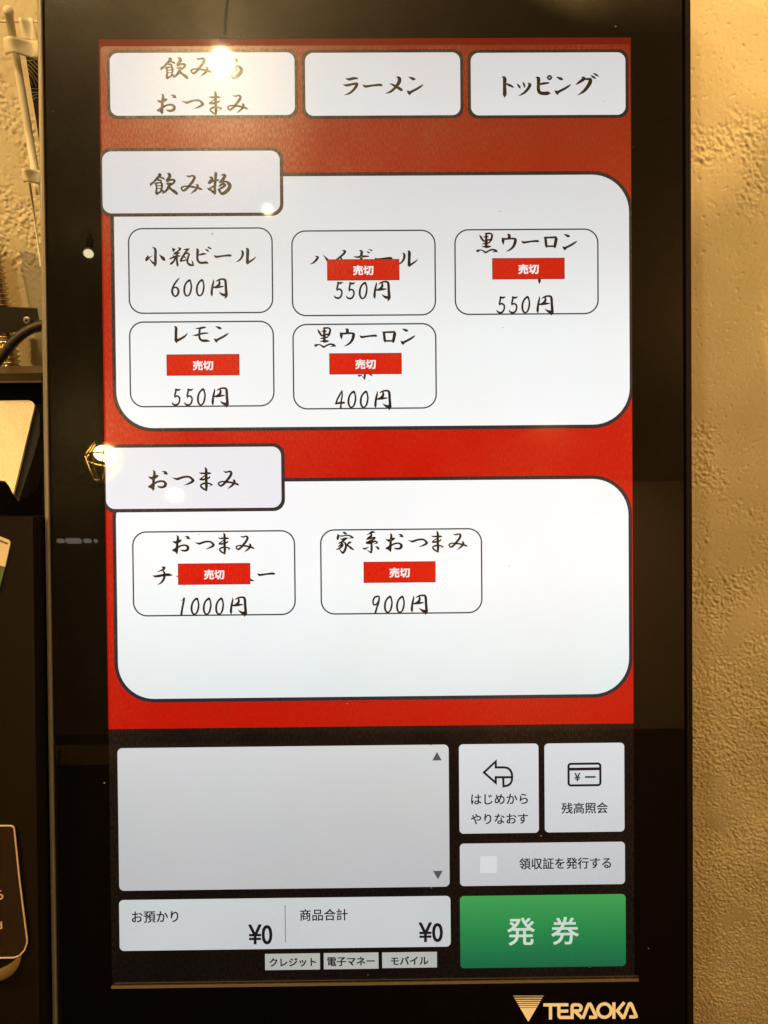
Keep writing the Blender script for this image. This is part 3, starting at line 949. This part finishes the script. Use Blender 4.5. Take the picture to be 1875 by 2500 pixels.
def lines(name, polys, width, mat, level, parent, closed=False, zstep=2e-6):
    """constant-width strokes with mitred joins; polys in photo pixels"""
    V, F = [], []
    for k, pl in enumerate(polys):
        wd = width
        if isinstance(pl, tuple):
            pl, wd = pl
        p = [K(x, y) for x, y in pl]
        n = len(p)
        cl = (p[0] - p[-1]).length < 1e-6
        if cl:
            p = p[:-1]
            n -= 1
        z = level * LAY + k * zstep
        b0 = len(V)
        for i in range(n):
            a = p[(i - 1) % n] if (cl or i > 0) else p[0]
            b = p[(i + 1) % n] if (cl or i < n - 1) else p[-1]
            d1 = (p[i] - a)
            d2 = (b - p[i])
            if d1.length < 1e-9:
                d1 = d2
            if d2.length < 1e-9:
                d2 = d1
            d1, d2 = d1.normalized(), d2.normalized()
            n1 = Vector((-d1.y, d1.x, 0))
            n2 = Vector((-d2.y, d2.x, 0))
            mt = (n1 + n2)
            mt = mt / max(mt.dot(n1), 0.35)
            h = wd * PX / 2
            V.append((p[i].x + mt.x * h, p[i].y + mt.y * h, z))
            V.append((p[i].x - mt.x * h, p[i].y - mt.y * h, z))
        m_ = n if cl else n - 1
        for i in range(m_):
            j = (i + 1) % n
            F.append((b0 + 2 * i + 1, b0 + 2 * j + 1, b0 + 2 * j, b0 + 2 * i))
    return kpart(name, V, F, mat, parent)


# display background
patch('display_field', (257.5, 94, 1544.5, 2402), LCD_BLACK, 0)
x0, _, x1, y1 = krect((257.5, 94, 1544.5, 2402))
yb = K(900, 1773).y
kpart('menu_margin', [(x0, yb, LAY), (x1, yb, LAY), (x1, y1, LAY), (x0, y1, LAY)], [(0, 1, 2, 3)], RED_MARGIN)
v = rrect(x0 + 3.6 * PX, yb, x1 - 1.5 * PX, K(900, 111).y, 9 * PX, 2 * LAY, 8, (0, 0, 1, 1))
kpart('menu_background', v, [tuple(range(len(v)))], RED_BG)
DISP_X0, DISP_X1 = x0, x1

# category tabs
tabs = [((269, 129.2, 719.6, 282.2), 'tab_button'), ((745.3, 129.1, 1123.5, 282.5), 'tab_button'), ((1149.4, 129.1, 1526.6, 281.5), 'tab_button')]
tab_o = []
for b, nme in tabs:
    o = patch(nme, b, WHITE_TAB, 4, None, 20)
    patch('outline', b, LINE, 3, o, 24, grow=7.5)
    tab_o.append(o)
tab_o[0]['label'] = 'selected drinks and snacks tab under the lamp glare'
brush('lettering', [('飲', 426.5, 167.8), ('み', 492, 165, 1.03), ('物', 564, 166)], INK, 5, tab_o[0])
brush('lettering', [('お', 407.7, 255), ('つ', 470.7, 255), ('ま', 526, 252.4), ('み', 580.4, 254.6)], INK, 5, tab_o[0])
brush('lettering', [('ラ',), ('ー', 910, 210, 1.11), ('メ',), ('ン', 1013.2, 211, 1.12)], INK, 5, tab_o[1])
brush('lettering', [('ト',), ('ッ',), ('ピ',), ('ン', 1373.3, 210.7, 1.11), ('グ',)], INK, 5, tab_o[2])

# category panels with their headings
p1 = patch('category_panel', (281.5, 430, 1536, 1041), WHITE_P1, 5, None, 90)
o = patch('outline', (281.5, 430, 1536, 1041), LINE, 4, p1, 99, grow=9)
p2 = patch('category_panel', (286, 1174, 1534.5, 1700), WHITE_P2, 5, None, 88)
patch('outline', (286, 1174, 1534.5, 1700), LINE, 4, p2, 97, grow=9)
for ob in (p1, p2):
    for ch in ob.children:
        for v in ch.data.vertices:            # the display ends at its right edge
            v.co.x = min(v.co.x, DISP_X1)
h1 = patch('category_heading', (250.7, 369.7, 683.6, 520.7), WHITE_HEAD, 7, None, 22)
o1 = patch('outline', (250.7, 369.7, 683.6, 520.7), LINE, 6, h1, 28, grow=8)
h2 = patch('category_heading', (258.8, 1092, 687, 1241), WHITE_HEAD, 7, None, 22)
o2 = patch('outline', (258.8, 1092, 687, 1241), LINE, 6, h2, 28, grow=8.5)
for ch in (o1, o2):
    for v in ch.data.vertices:
        v.co.x = max(v.co.x, DISP_X0)
brush('lettering', [('飲',), ('み', 468.4, 451.6, 1.03), ('物',)], INK, 8, h1)
brush('lettering', [('お',), ('つ',), ('ま',), ('み',)], INK, 8, h2)


# menu items
def item(box, mat, name_items, price_items, label, sold=None):
    o = patch('item_button', box, mat, 7, None, 33)
    o['label'] = label
    ring('outline', box, LINE_THIN, 8, o, 33, 3.4)
    for ni in name_items:
        brush('item_name', ni, INK, 9, o)
    brush('price', price_items, INK, 9, o)
    if sold:
        s = patch('sold_out_tag', sold, RED_TAG, 12)
        patch('tag_edge', sold, RED_EDGE, 11, s, grow=1.3)
        mx_, my_ = (sold[0] + sold[2]) / 2, (sold[1] + sold[3]) / 2 + 1.3
        typeset('lettering', '売切', (mx_ - 25, my_ - 12.2, mx_ + 25, my_ + 12.2), WHITE_TXT, 13, s, 0.95)
    return o


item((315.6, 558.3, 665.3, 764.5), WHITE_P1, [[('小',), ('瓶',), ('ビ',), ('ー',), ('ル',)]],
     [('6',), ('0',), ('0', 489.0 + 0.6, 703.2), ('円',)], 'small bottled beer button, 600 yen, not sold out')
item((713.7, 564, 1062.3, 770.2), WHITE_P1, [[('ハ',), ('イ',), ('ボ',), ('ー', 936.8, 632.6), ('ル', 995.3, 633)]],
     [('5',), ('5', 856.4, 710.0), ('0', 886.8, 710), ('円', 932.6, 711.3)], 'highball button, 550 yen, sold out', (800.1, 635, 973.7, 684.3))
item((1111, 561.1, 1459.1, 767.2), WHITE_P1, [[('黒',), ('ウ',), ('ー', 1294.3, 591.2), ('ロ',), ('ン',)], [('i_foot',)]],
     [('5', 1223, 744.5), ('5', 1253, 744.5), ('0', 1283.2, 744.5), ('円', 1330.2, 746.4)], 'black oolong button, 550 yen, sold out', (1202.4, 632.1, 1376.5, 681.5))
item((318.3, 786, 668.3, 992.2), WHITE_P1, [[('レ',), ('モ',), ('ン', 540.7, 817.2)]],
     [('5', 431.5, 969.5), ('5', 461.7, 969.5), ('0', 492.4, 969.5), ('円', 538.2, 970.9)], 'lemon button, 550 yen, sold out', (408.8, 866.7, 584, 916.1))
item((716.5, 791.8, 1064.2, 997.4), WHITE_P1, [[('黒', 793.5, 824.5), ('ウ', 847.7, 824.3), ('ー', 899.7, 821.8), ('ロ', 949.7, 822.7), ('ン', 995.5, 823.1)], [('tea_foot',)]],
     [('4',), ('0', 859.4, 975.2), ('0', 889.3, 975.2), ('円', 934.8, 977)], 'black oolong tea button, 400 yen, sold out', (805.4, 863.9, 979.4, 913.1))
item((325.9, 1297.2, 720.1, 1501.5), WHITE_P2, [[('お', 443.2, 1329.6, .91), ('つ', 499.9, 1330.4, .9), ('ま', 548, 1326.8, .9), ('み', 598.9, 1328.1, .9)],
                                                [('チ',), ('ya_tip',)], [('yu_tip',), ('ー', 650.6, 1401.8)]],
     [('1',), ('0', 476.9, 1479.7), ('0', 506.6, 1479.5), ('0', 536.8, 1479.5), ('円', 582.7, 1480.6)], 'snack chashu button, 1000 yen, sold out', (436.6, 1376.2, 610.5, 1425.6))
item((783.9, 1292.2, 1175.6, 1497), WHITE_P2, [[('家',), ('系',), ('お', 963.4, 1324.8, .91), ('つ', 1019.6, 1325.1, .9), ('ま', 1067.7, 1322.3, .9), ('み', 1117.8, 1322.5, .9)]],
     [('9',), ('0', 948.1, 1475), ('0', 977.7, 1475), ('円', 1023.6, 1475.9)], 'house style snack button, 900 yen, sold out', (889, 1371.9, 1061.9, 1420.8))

# order list and buttons along the foot of the display
ol_ = patch('order_list_panel', (289, 1822, 1096.5, 2169.5), GREY_BIG, 2, None, 12)
for tri in ([(1055.4, 1856.5), (1078.2, 1856), (1066.8, 1835.5)], [(1057, 2126), (1080.8, 2125.5), (1069.2, 2146.5)]):
    v = [K(x, y) + Vector((0, 0, 3 * LAY)) for x, y in tri]
    kpart('scroll_arrow', v, [(0, 1, 2)], ARROW, ol_)
so = patch('start_over_button', (1121, 1816, 1315, 2034), GREY_BTN, 2, None, 10)
ac = (1080, 1780, 3.456)


def cr(pts, c=ac):
    return [(c[0] + x / c[2], c[1] + y / c[2]) for x, y in pts]


arc = [(450, 322), (520, 322), (550, 327), (572, 345), (585, 372), (588, 400), (586, 432), (574, 458), (552, 475), (515, 482), (513, 405)]
lines('arrow_icon', [cr([(350, 365), (450, 272), (450, 322)] + arc[1:]), cr([(588, 405), (450, 405), (450, 452), (350, 365), (360, 355)])], 5.4, INK_UI, 3, so)
typeset('lettering', 'はじめから', (1150, 1937.7, 1288.9, 1963.7), INK_UI, 3, so, 0.45)
typeset('lettering', 'やりなおす', (1149.4, 1986, 1288.9, 2011.5), INK_UI, 3, so, 0.45)
ba = patch('balance_button', (1329.4, 1814, 1524.2, 2031), GREY_BTN, 2, None, 10)
ring('card_icon', (1080 + 1064 / 3.456, 1780 + 291 / 3.456, 1080 + 1332 / 3.456, 1780 + 473 / 3.456), INK_UI, 3, ba, 6, 5.4)
lines('card_stripe', [cr([(1064, 337), (1332, 333)])], 7, INK_UI, 4, ba)
lines('card_dash', [cr([(1202, 403), (1292, 402)])], 4.2, INK_UI, 4, ba)
typeset('yen_mark', '¥', (1080 + 1113 / 3.456, 1780 + 368 / 3.456, 1080 + 1163 / 3.456, 1780 + 440 / 3.456), INK_UI, 4, ba, 0.5)
typeset('lettering', '残高照会', (1370.8, 1958.8, 1483.6, 1986), INK_UI, 3, ba, 0.45)
ro = patch('receipt_option_button', (1122.8, 2057, 1525.6, 2160.5), GREY_OPT, 2, None, 10)
patch('check_box', (1172, 2089.6, 1213.1, 2130.7), CHECK, 3, ro, 4)
typeset('lettering', '領収証を発行する', (1267.5, 2093, 1491.5, 2121.4), INK_UI, 3, ro, 0.45)
to = patch('totals_panel', (291.5, 2192, 1100, 2316), GREY_TOT, 2, None, 11)
lines('divider', [[(696, 2209), (697, 2300)]], 1.6, ARROW, 3, to)
typeset('lettering', 'お預かり', (322, 2224, 435.8, 2252.4), INK_UI, 3, to, 0.45)
typeset('amount', '¥0', (606.4, 2256, 665.2, 2305.9), INK_UI, 3, to, 1.0)
typeset('lettering', '商品合計', (732, 2218.6, 848.9, 2247.5), INK_UI, 3, to, 0.45)
typeset('amount', '¥0', (1022, 2251, 1081.3, 2300.2), INK_UI, 3, to, 1.0)
for b, tx, tb in (((647.2, 2327.7, 781.2, 2367.3), 'クレジット', (658, 2337.8, 771.7, 2359.5)), ((790.5, 2325.7, 924.1, 2365.3), '電子マネー', (799, 2335.5, 914.9, 2358)),
                  ((933, 2324.2, 1066.8, 2362.4), 'モバイル', (954, 2334.4, 1046, 2355.2))):
    o = patch('payment_tag', b, GREY_TAG, 2)
    typeset('lettering', tx, tb, INK_UI, 3, o, 0.6)
iss = patch('issue_button', (1123.3, 2184.8, 1527.6, 2361), GREEN, 2, None, 10)
typeset('lettering', '発', (1238.3, 2239.7, 1305.7, 2307.7), WHITE_ISS, 3, iss, 0.9)
typeset('lettering', '券', (1345.8, 2237.8, 1412.9, 2306), WHITE_ISS, 3, iss, 0.9)

# dust specks lying on the glass
rng_ = random.Random(3)
V, F = [], []
for _ in range(30):
    p_ = K(rng_.uniform(120, 1660), rng_.uniform(20, 2380)) + Vector((0, 0, 16 * LAY))
    r_ = rng_.choice((0.7, 0.9, 1.2, 1.7)) * PX
    b0 = len(V)
    V += [p_ + Vector((r_ * math.cos(a_) * 1.3, r_ * math.sin(a_), 0)) for a_ in (0, 1.05, 2.1, 3.14, 4.2, 5.2)]
    F.append(tuple(range(b0, b0 + 6)))
kpart('dust', V, F, DUST)['kind'] = 'stuff'

# trim ledge under the display and maker's mark
a, b = K(273, 2409), K(1558, 2391)
yc = (a.y + b.y) / 2
fix_normals(kpart('trim_ledge', *extr([(0, 0)] * 0 + [(a.x, -0.0001), (b.x, -0.0001), (b.x, 0.0009), (a.x, 0.0009)], yc - 0.0005, yc + 0.0005), TRIM))
kpart('trim_line', *boxv(a.x + 0.0015, b.x, yc + 0.0017, yc + 0.0020, 0.0001, 0.0003), BRASS_EDGE)
lg = (1240, 2420, 5.027)
V, F = [], []
tri_l, tri_r, tri_b = (60, 50), (440, 50), (250, 366)
bands = [(54, 60), (78, 88), (103, 115), (127, 142), (152, 168), (177, 195), (202, 366)]
for y0_, y1_ in bands:
    def ex(y):
        f = (y - 50) / 316.0
        return 60 + 185 * f, 440 - 185 * f
    l0, r0 = ex(y0_)
    l1, r1 = ex(y1_)
    q = cr([(l1, y1_), (r1, y1_), (r0, y0_), (l0, y0_)], lg)
    b0 = len(V)
    V += [K(*p) + Vector((0, 0, 2 * LAY)) for p in q]
    F.append((b0, b0 + 1, b0 + 2, b0 + 3))
mark = kpart('maker_mark', V, F, GOLD)
circ = [(1184 + 82 * math.cos(2 * math.pi * k / 40), 235 + 82 * math.sin(2 * math.pi * k / 40)) for k in range(41)]
letters = [cr([(433, 166), (743, 164)], lg), cr([(522, 170), (522, 346)], lg),
           cr([(625, 170), (625, 300), (632, 314), (645, 320), (788, 320)], lg), cr([(640, 242), (740, 241)], lg),
           cr([(787, 340), (787, 190), (793, 172), (808, 164), (860, 164), (885, 172), (897, 190), (897, 212), (885, 232), (860, 240), (805, 240)], lg),
           cr([(822, 244), (910, 330)], lg),
           cr([(918, 334), (982, 172), (992, 157), (1008, 157), (1018, 170), (1077, 300), (1078, 312), (1066, 318), (995, 318)], lg),
           cr(circ, lg), cr([(1300, 134), (1300, 336)], lg), cr([(1428, 134), (1342, 236), (1418, 336)], lg),
           cr([(1418, 332), (1482, 165), (1492, 151), (1506, 151), (1516, 163), (1572, 296), (1573, 307), (1562, 312), (1488, 312)], lg)]
lines('brand_lettering', letters, 8.0, GOLD, 2, mark)

# ------------------------------------------------------------------ left side: payment unit beside the screen
UY = 0.035
unit = frame_at('payment_unit', 'dark payment unit with a silver reader plate, at the left of the ticket machine', 'payment terminal', at(30, 1600, UY))


def ppoly(pts, Y):
    return [at(x, y, Y) for x, y in pts]


# bodies: upper recess and lower front panel
o = world_part('casing', *slab(ppoly([(-160, 936), (101, 934), (121, 2560), (-160, 2560)], UY + 0.012), 0.05), BODY_GLOSS, unit)
fix_normals(o)
A, B_ = at(-160, 914, UY), at(100.5, 910, UY)
A2, B2 = at(-160, 934, UY), at(101, 931, UY)
o = world_part('top_ledge', *slab([A2, B2, B_, A], 0.03), LEDGE, unit)
fix_normals(o)
o = world_part('edge_strip', *slab([at(-160, 936, UY - 0.001), at(101, 934, UY - 0.001), at(101, 930.5, UY - 0.001), at(-160, 932.5, UY - 0.001)], 0.02), TRIM, unit)
fix_normals(o)
# silver plate lies flatter than the rest: its lower end comes forward
def at_plane(px, py, p0, nrm):
    o_ = M_K @ C_CAM
    d = M_K.to_3x3() @ ray(px, py)
    t_ = (p0 - o_).dot(nrm) / d.dot(nrm)
    return o_ + d * t_


p0 = at(60, 980, UY + 0.004)
nr = Vector((0, -math.sin(math.radians(48)), math.cos(math.radians(48))))
outline = [(-120, 980), (70, 977), (78, 980), (84, 987), (84.5, 992), (32, 1206), (22, 1186), (12, 1174), (-120, 1166)]
top = [at_plane(x, y, p0, nr) for x, y in outline]
n_ = len(top)
V = top + [p - nr * 0.0015 for p in top]
F = [tuple(range(n_)), tuple(reversed(range(n_, 2 * n_)))] + [(i, i + n_, (i + 1) % n_ + n_, (i + 1) % n_) for i in range(n_)]
o = world_part('reader_plate', V, F, SILVER, unit)
fix_normals(o)
side = [(86, 990), (92, 1000), (97, 1010), (97, 1060), (80, 1120), (45, 1225), (33, 1208)]
o = world_part('reader_cheek', *slab([at_plane(x, y, p0 - nr * 0.002, nr) for x, y in side], 0.02), BODY_GLOSS, unit)
fix_normals(o)
# lower front: dim brown panel, smoked plate with a tan line
LZ = 0.010


def kpoly(pts, z):
    return [M_K @ K(x, y, z) for x, y in pts]


def kslab(pts, z, depth):
    f, b = kpoly(pts, z), []
    back = M_K.to_3x3() @ Vector((0, 0, -depth))
    n = len(f)
    V = f + [p + back for p in f]
    return V, [tuple(range(n)), tuple(reversed(range(n, 2 * n)))] + [(i, i + n, (i + 1) % n + n, (i + 1) % n) for i in range(n)]


o = world_part('lower_panel', *kslab([(-160, 1262), (80, 1262), (83, 1500), (87, 1800), (91, 2100), (97, 2560), (-160, 2560)], LZ, 0.05), BODY, unit)
fix_normals(o)
pl_out = [(-120, 2016), (28, 2016), (33, 2019), (35, 2024), (48, 2150), (66, 2292), (66, 2302), (60, 2320), (48, 2333), (34, 2338), (-120, 2341)]
o = world_part('smoked_plate', *kslab(pl_out, LZ + 0.0015, 0.0014), SMOKED, unit)
fix_normals(o)
pts = kpoly(pl_out, LZ + 0.0016)
o = world_part('plate_line', *tube(pts, 0.0004, 8), PRINT_T, unit)


def world_type(name, body, box, z, mat, parent):
    me = type_mesh(body, 0.012)
    a_, b_ = K(box[0], box[3], z), K(box[2], box[1], z)
    c = np.array([v.co for v in me.vertices])
    lo, hi = c.min(0), c.max(0)
    V_ = [M_K @ Vector((a_.x + (p[0] - lo[0]) / (hi[0] - lo[0]) * (b_.x - a_.x), a_.y + (p[1] - lo[1]) / (hi[1] - lo[1]) * (b_.y - a_.y), z)) for p in c]
    F_ = [tuple(p.vertices) for p in me.polygons]
    return world_part(name, V_, F_, mat, parent)


world_type('lettering', 'ら', (-18, 2171, 8, 2198), LZ + 0.0018, PRINT_T, unit)
world_type('lettering', 'd', (-9, 2250, 5, 2268), LZ + 0.0018, PRINT_T, unit)
# brass dish edge below the plate
c = M_K @ K(-20, 2352, LZ + 0.006)
V, F = [], []
for i in range(9):
    th = math.radians(8 + 82 * i / 8)
    for k in range(33):
        an = math.radians(-180 + 180 * k / 32)
        V.append(Vector((c.x + 0.0115 * math.sin(th) * math.cos(an), c.y - 0.010 * math.cos(th) + 0.006, c.z + 0.015 * math.sin(th) * math.sin(an))))
for i in range(8):
    for k in range(32):
        F.append((i * 33 + k, i * 33 + k + 1, (i + 1) * 33 + k + 1, (i + 1) * 33 + k))
world_part('brass_dish', V, F, BOWL, unit, True)

# sticker on the unit
SY = 0.022
stk = frame_at('sticker', 'small cream and green sticker on the dark payment unit, cut by the left edge', 'sticker', M_K @ K(5, 1400, LZ + 0.001))
o = world_part('label_top', *kslab([(-60, 1295), (0, 1310), (20, 1318), (24.5, 1323), (24.5, 1328), (12, 1384), (-60, 1365)], LZ + 0.0008, 0.0007), PAPER, stk)
fix_normals(o)
PRINT_B = solid('brown_print', (0.10, 0.055, 0.03), 0.6)
world_part('print_line', *kslab([(-60, 1303), (0, 1318), (19, 1325.5), (18, 1329.5), (0, 1322), (-60, 1308)], LZ + 0.0010, 0.0002), PRINT_B, stk)
o = world_part('label_foot', *kslab([(-60, 1366), (12, 1385), (-8, 1460), (-60, 1450)], LZ + 0.0008, 0.0007), PAPER_G, stk)
fix_normals(o)

# ------------------------------------------------------------------ left side: things on the wall
HY = WALL_Y - 0.022
sc_w = (at(60, 300, HY) - at(50, 300, HY)).length / 10      # metres per pixel at the hanging banner
ban = frame_at('hanging_banner', 'white banner pole with ball tip, cloth loops and dark wave patterned cloth', 'banner', at(20, 30, HY))
top_, bot_ = at(22, 38, HY), at(95.5, 475, HY)
world_part('pole', *tube([top_ + (bot_ - top_) * t_ for t_ in (0, .3, .6, 1)], 9.3 * sc_w, 20), POLE_W, ban, True)
world_part('ball_tip', *ball(at(20.5, 28, HY), 12.2 * sc_w), POLE_W, ban, True)
world_part('lower_rod', *tube([at(72.5, 446, HY - 0.004), at(100, 650, HY - 0.004)], 2.6 * sc_w, 12), POLE_W, ban, True)
world_part('cross_rod', *tube([at(-60, 52, HY + 0.006), at(120, 53, HY + 0.006)], 2.6 * sc_w, 12), POLE_W, ban, True)


def cloth(name, quad, Y, parent, mat, bulge=0.0, thick=0.0008, nu=12, nv=6):
    """small cloth band between four photo corners TL TR BR BL, bowed out in the middle"""
    TL, TR, BR, BL = [at(x, y, Y) for x, y in quad]
    V, F = [], []
    for s_ in range(2):
        for j in range(nv + 1):
            for i in range(nu + 1):
                u, v = i / nu, j / nv
                p = (TL * (1 - u) + TR * u) * (1 - v) + (BL * (1 - u) + BR * u) * v
                off = bulge * (math.exp(-((u - 0.3) / 0.22) ** 2)) + 0.0007 * math.sin(7 * u + 3 * v)
                V.append(p + Vector((0, -off + s_ * thick, 0.0006 * math.sin(6 * u) * (v - 0.2))))
    m_ = (nu + 1) * (nv + 1)
    for j in range(nv):
        for i in range(nu):
            q = j * (nu + 1) + i
            F.append((q, q + 1, q + nu + 2, q + nu + 1))
            F.append((m_ + q + nu + 1, m_ + q + nu + 2, m_ + q + 1, m_ + q))
    ring_ = [i for i in range(nu + 1)] + [j * (nu + 1) + nu for j in range(1, nv + 1)] + [nv * (nu + 1) + i for i in range(nu - 1, -1, -1)] + [j * (nu + 1) for j in range(nv - 1, 0, -1)]
    for a_, b_ in zip(ring_, ring_[1:] + ring_[:1]):
        F.append((b_, a_, a_ + m_, b_ + m_))
    return world_part(name, V, F, mat, parent, True)


cloth('cloth_loop', [(46, 45), (79, 43.5), (96, 104), (57, 102)], HY - 0.001, ban, CLOTH, 0.002)
cloth('cloth_loop', [(10, 94), (104, 100), (104, 143), (15.5, 134)], HY - 0.006, ban, CLOTH, 0.006)
cloth('cloth_loop', [(54, 412), (110, 416), (112, 450), (59, 446)], HY - 0.006, ban, CLOTH, 0.005)
o = world_part('banner_cloth', *slab(ppoly([(63, 138), (130, 138), (140, 420), (105, 420), (89, 300), (75, 215)], HY + 0.004), 0.001), NAVY, ban)
fix_normals(o)
BY = HY + 0.0038
waves = [[(65, 148), (78, 147), (92, 145)], [(70, 149), (82, 160), (92, 170)], [(82, 150), (92, 160)],
         [(68, 157), (80, 169), (92, 183)], [(68, 167), (80, 180), (92, 200)], [(69, 177), (80, 190), (88, 211)],
         [(71, 191), (76, 199), (79, 209)], [(76, 216), (92, 217)], [(76, 225), (92, 226)], [(78, 236), (85, 232), (92, 230)], [(82, 243), (87, 238), (92, 240)]]
V, F = [], []
for wv in waves:
    v_, f_ = tube([at(x, y, BY) for x, y in [tuple(p) for p in catmull([(float(a_), float(b_)) for a_, b_ in wv], 5)]], 1.0 * sc_w, 6)
    b0 = len(V)
    V += v_
    F += [tuple(i + b0 for i in f) for f in f_]
o = world_part('wave_print', V, F, WAVE, ban)

# corrugated conduit with its clamp
PY = WALL_Y - 0.016
con = frame_at('conduit_pipe', 'corrugated steel conduit running down the plaster wall at the left edge', 'pipe', at(1, 740, PY))
ca, cb = at(-27, 570, PY), at(31, 920, PY)
ln = (cb - ca).length
nrib = int(ln / 0.0033)
pts, rad = [], []
for i in range(nrib * 6 + 1):
    f = i / (nrib * 6)
    pts.append(ca + (cb - ca) * f)
    rad.append(0.0056 + 0.0010 * math.cos(f * nrib * 2 * math.pi))
world_part('corrugated_tube', *tube(pts, rad, 24), STEEL, con, True)
cl_ = frame_at('pipe_clamp', 'black pipe clamp plate with one pale screw, holding the conduit on the wall', 'clamp', at(40, 780, PY))
o = world_part('clamp_plate', *slab(ppoly([(-80, 746), (0, 749), (81, 753), (91, 812), (60, 812), (-80, 808)], PY - 0.008), 0.006), BLACK_PL, cl_)
fix_normals(o)
sp = at(66.5, 782, PY - 0.0085)
o = world_part('screw', *tube([sp + Vector((0, 0.002, 0)), sp - Vector((0, 0.0006, 0)), sp - Vector((0, 0.0014, 0))], [0.0024, 0.0024, 0.0016], 20), SCREW, cl_, False)
for an in (0.4, 0.4 + math.pi / 2):
    dx, dz = math.cos(an) * 0.0011, math.sin(an) * 0.0011
    nx2, nz2 = -math.sin(an) * 0.0003, math.cos(an) * 0.0003
    q = [sp + Vector((dx * s1 + nx2 * s2, -0.0016, dz * s1 + nz2 * s2)) for s1, s2 in ((-1, -1), (1, -1), (1, 1), (-1, 1))]
    world_part('screw_slot', *slab(q, 0.001), BLACK_PL, cl_)
QY = PY - 0.028
cabp = [(-70, 960), (-30, 912), (0, 877), (30, 838), (62, 811), (96, 795), (130, 790), (170, 792)]
cp = catmull([tuple(at(x, y, QY)) for x, y in cabp], 8)
cb_o = link('power_cable', mesh('power_cable', *tube(cp, 11.8 * (at(60, 800, QY) - at(50, 800, QY)).length / 10, 20)), CABLE, None, True)
tag(cb_o, 'thick black cable curving behind the ticket machine in front of the conduit', 'cable')
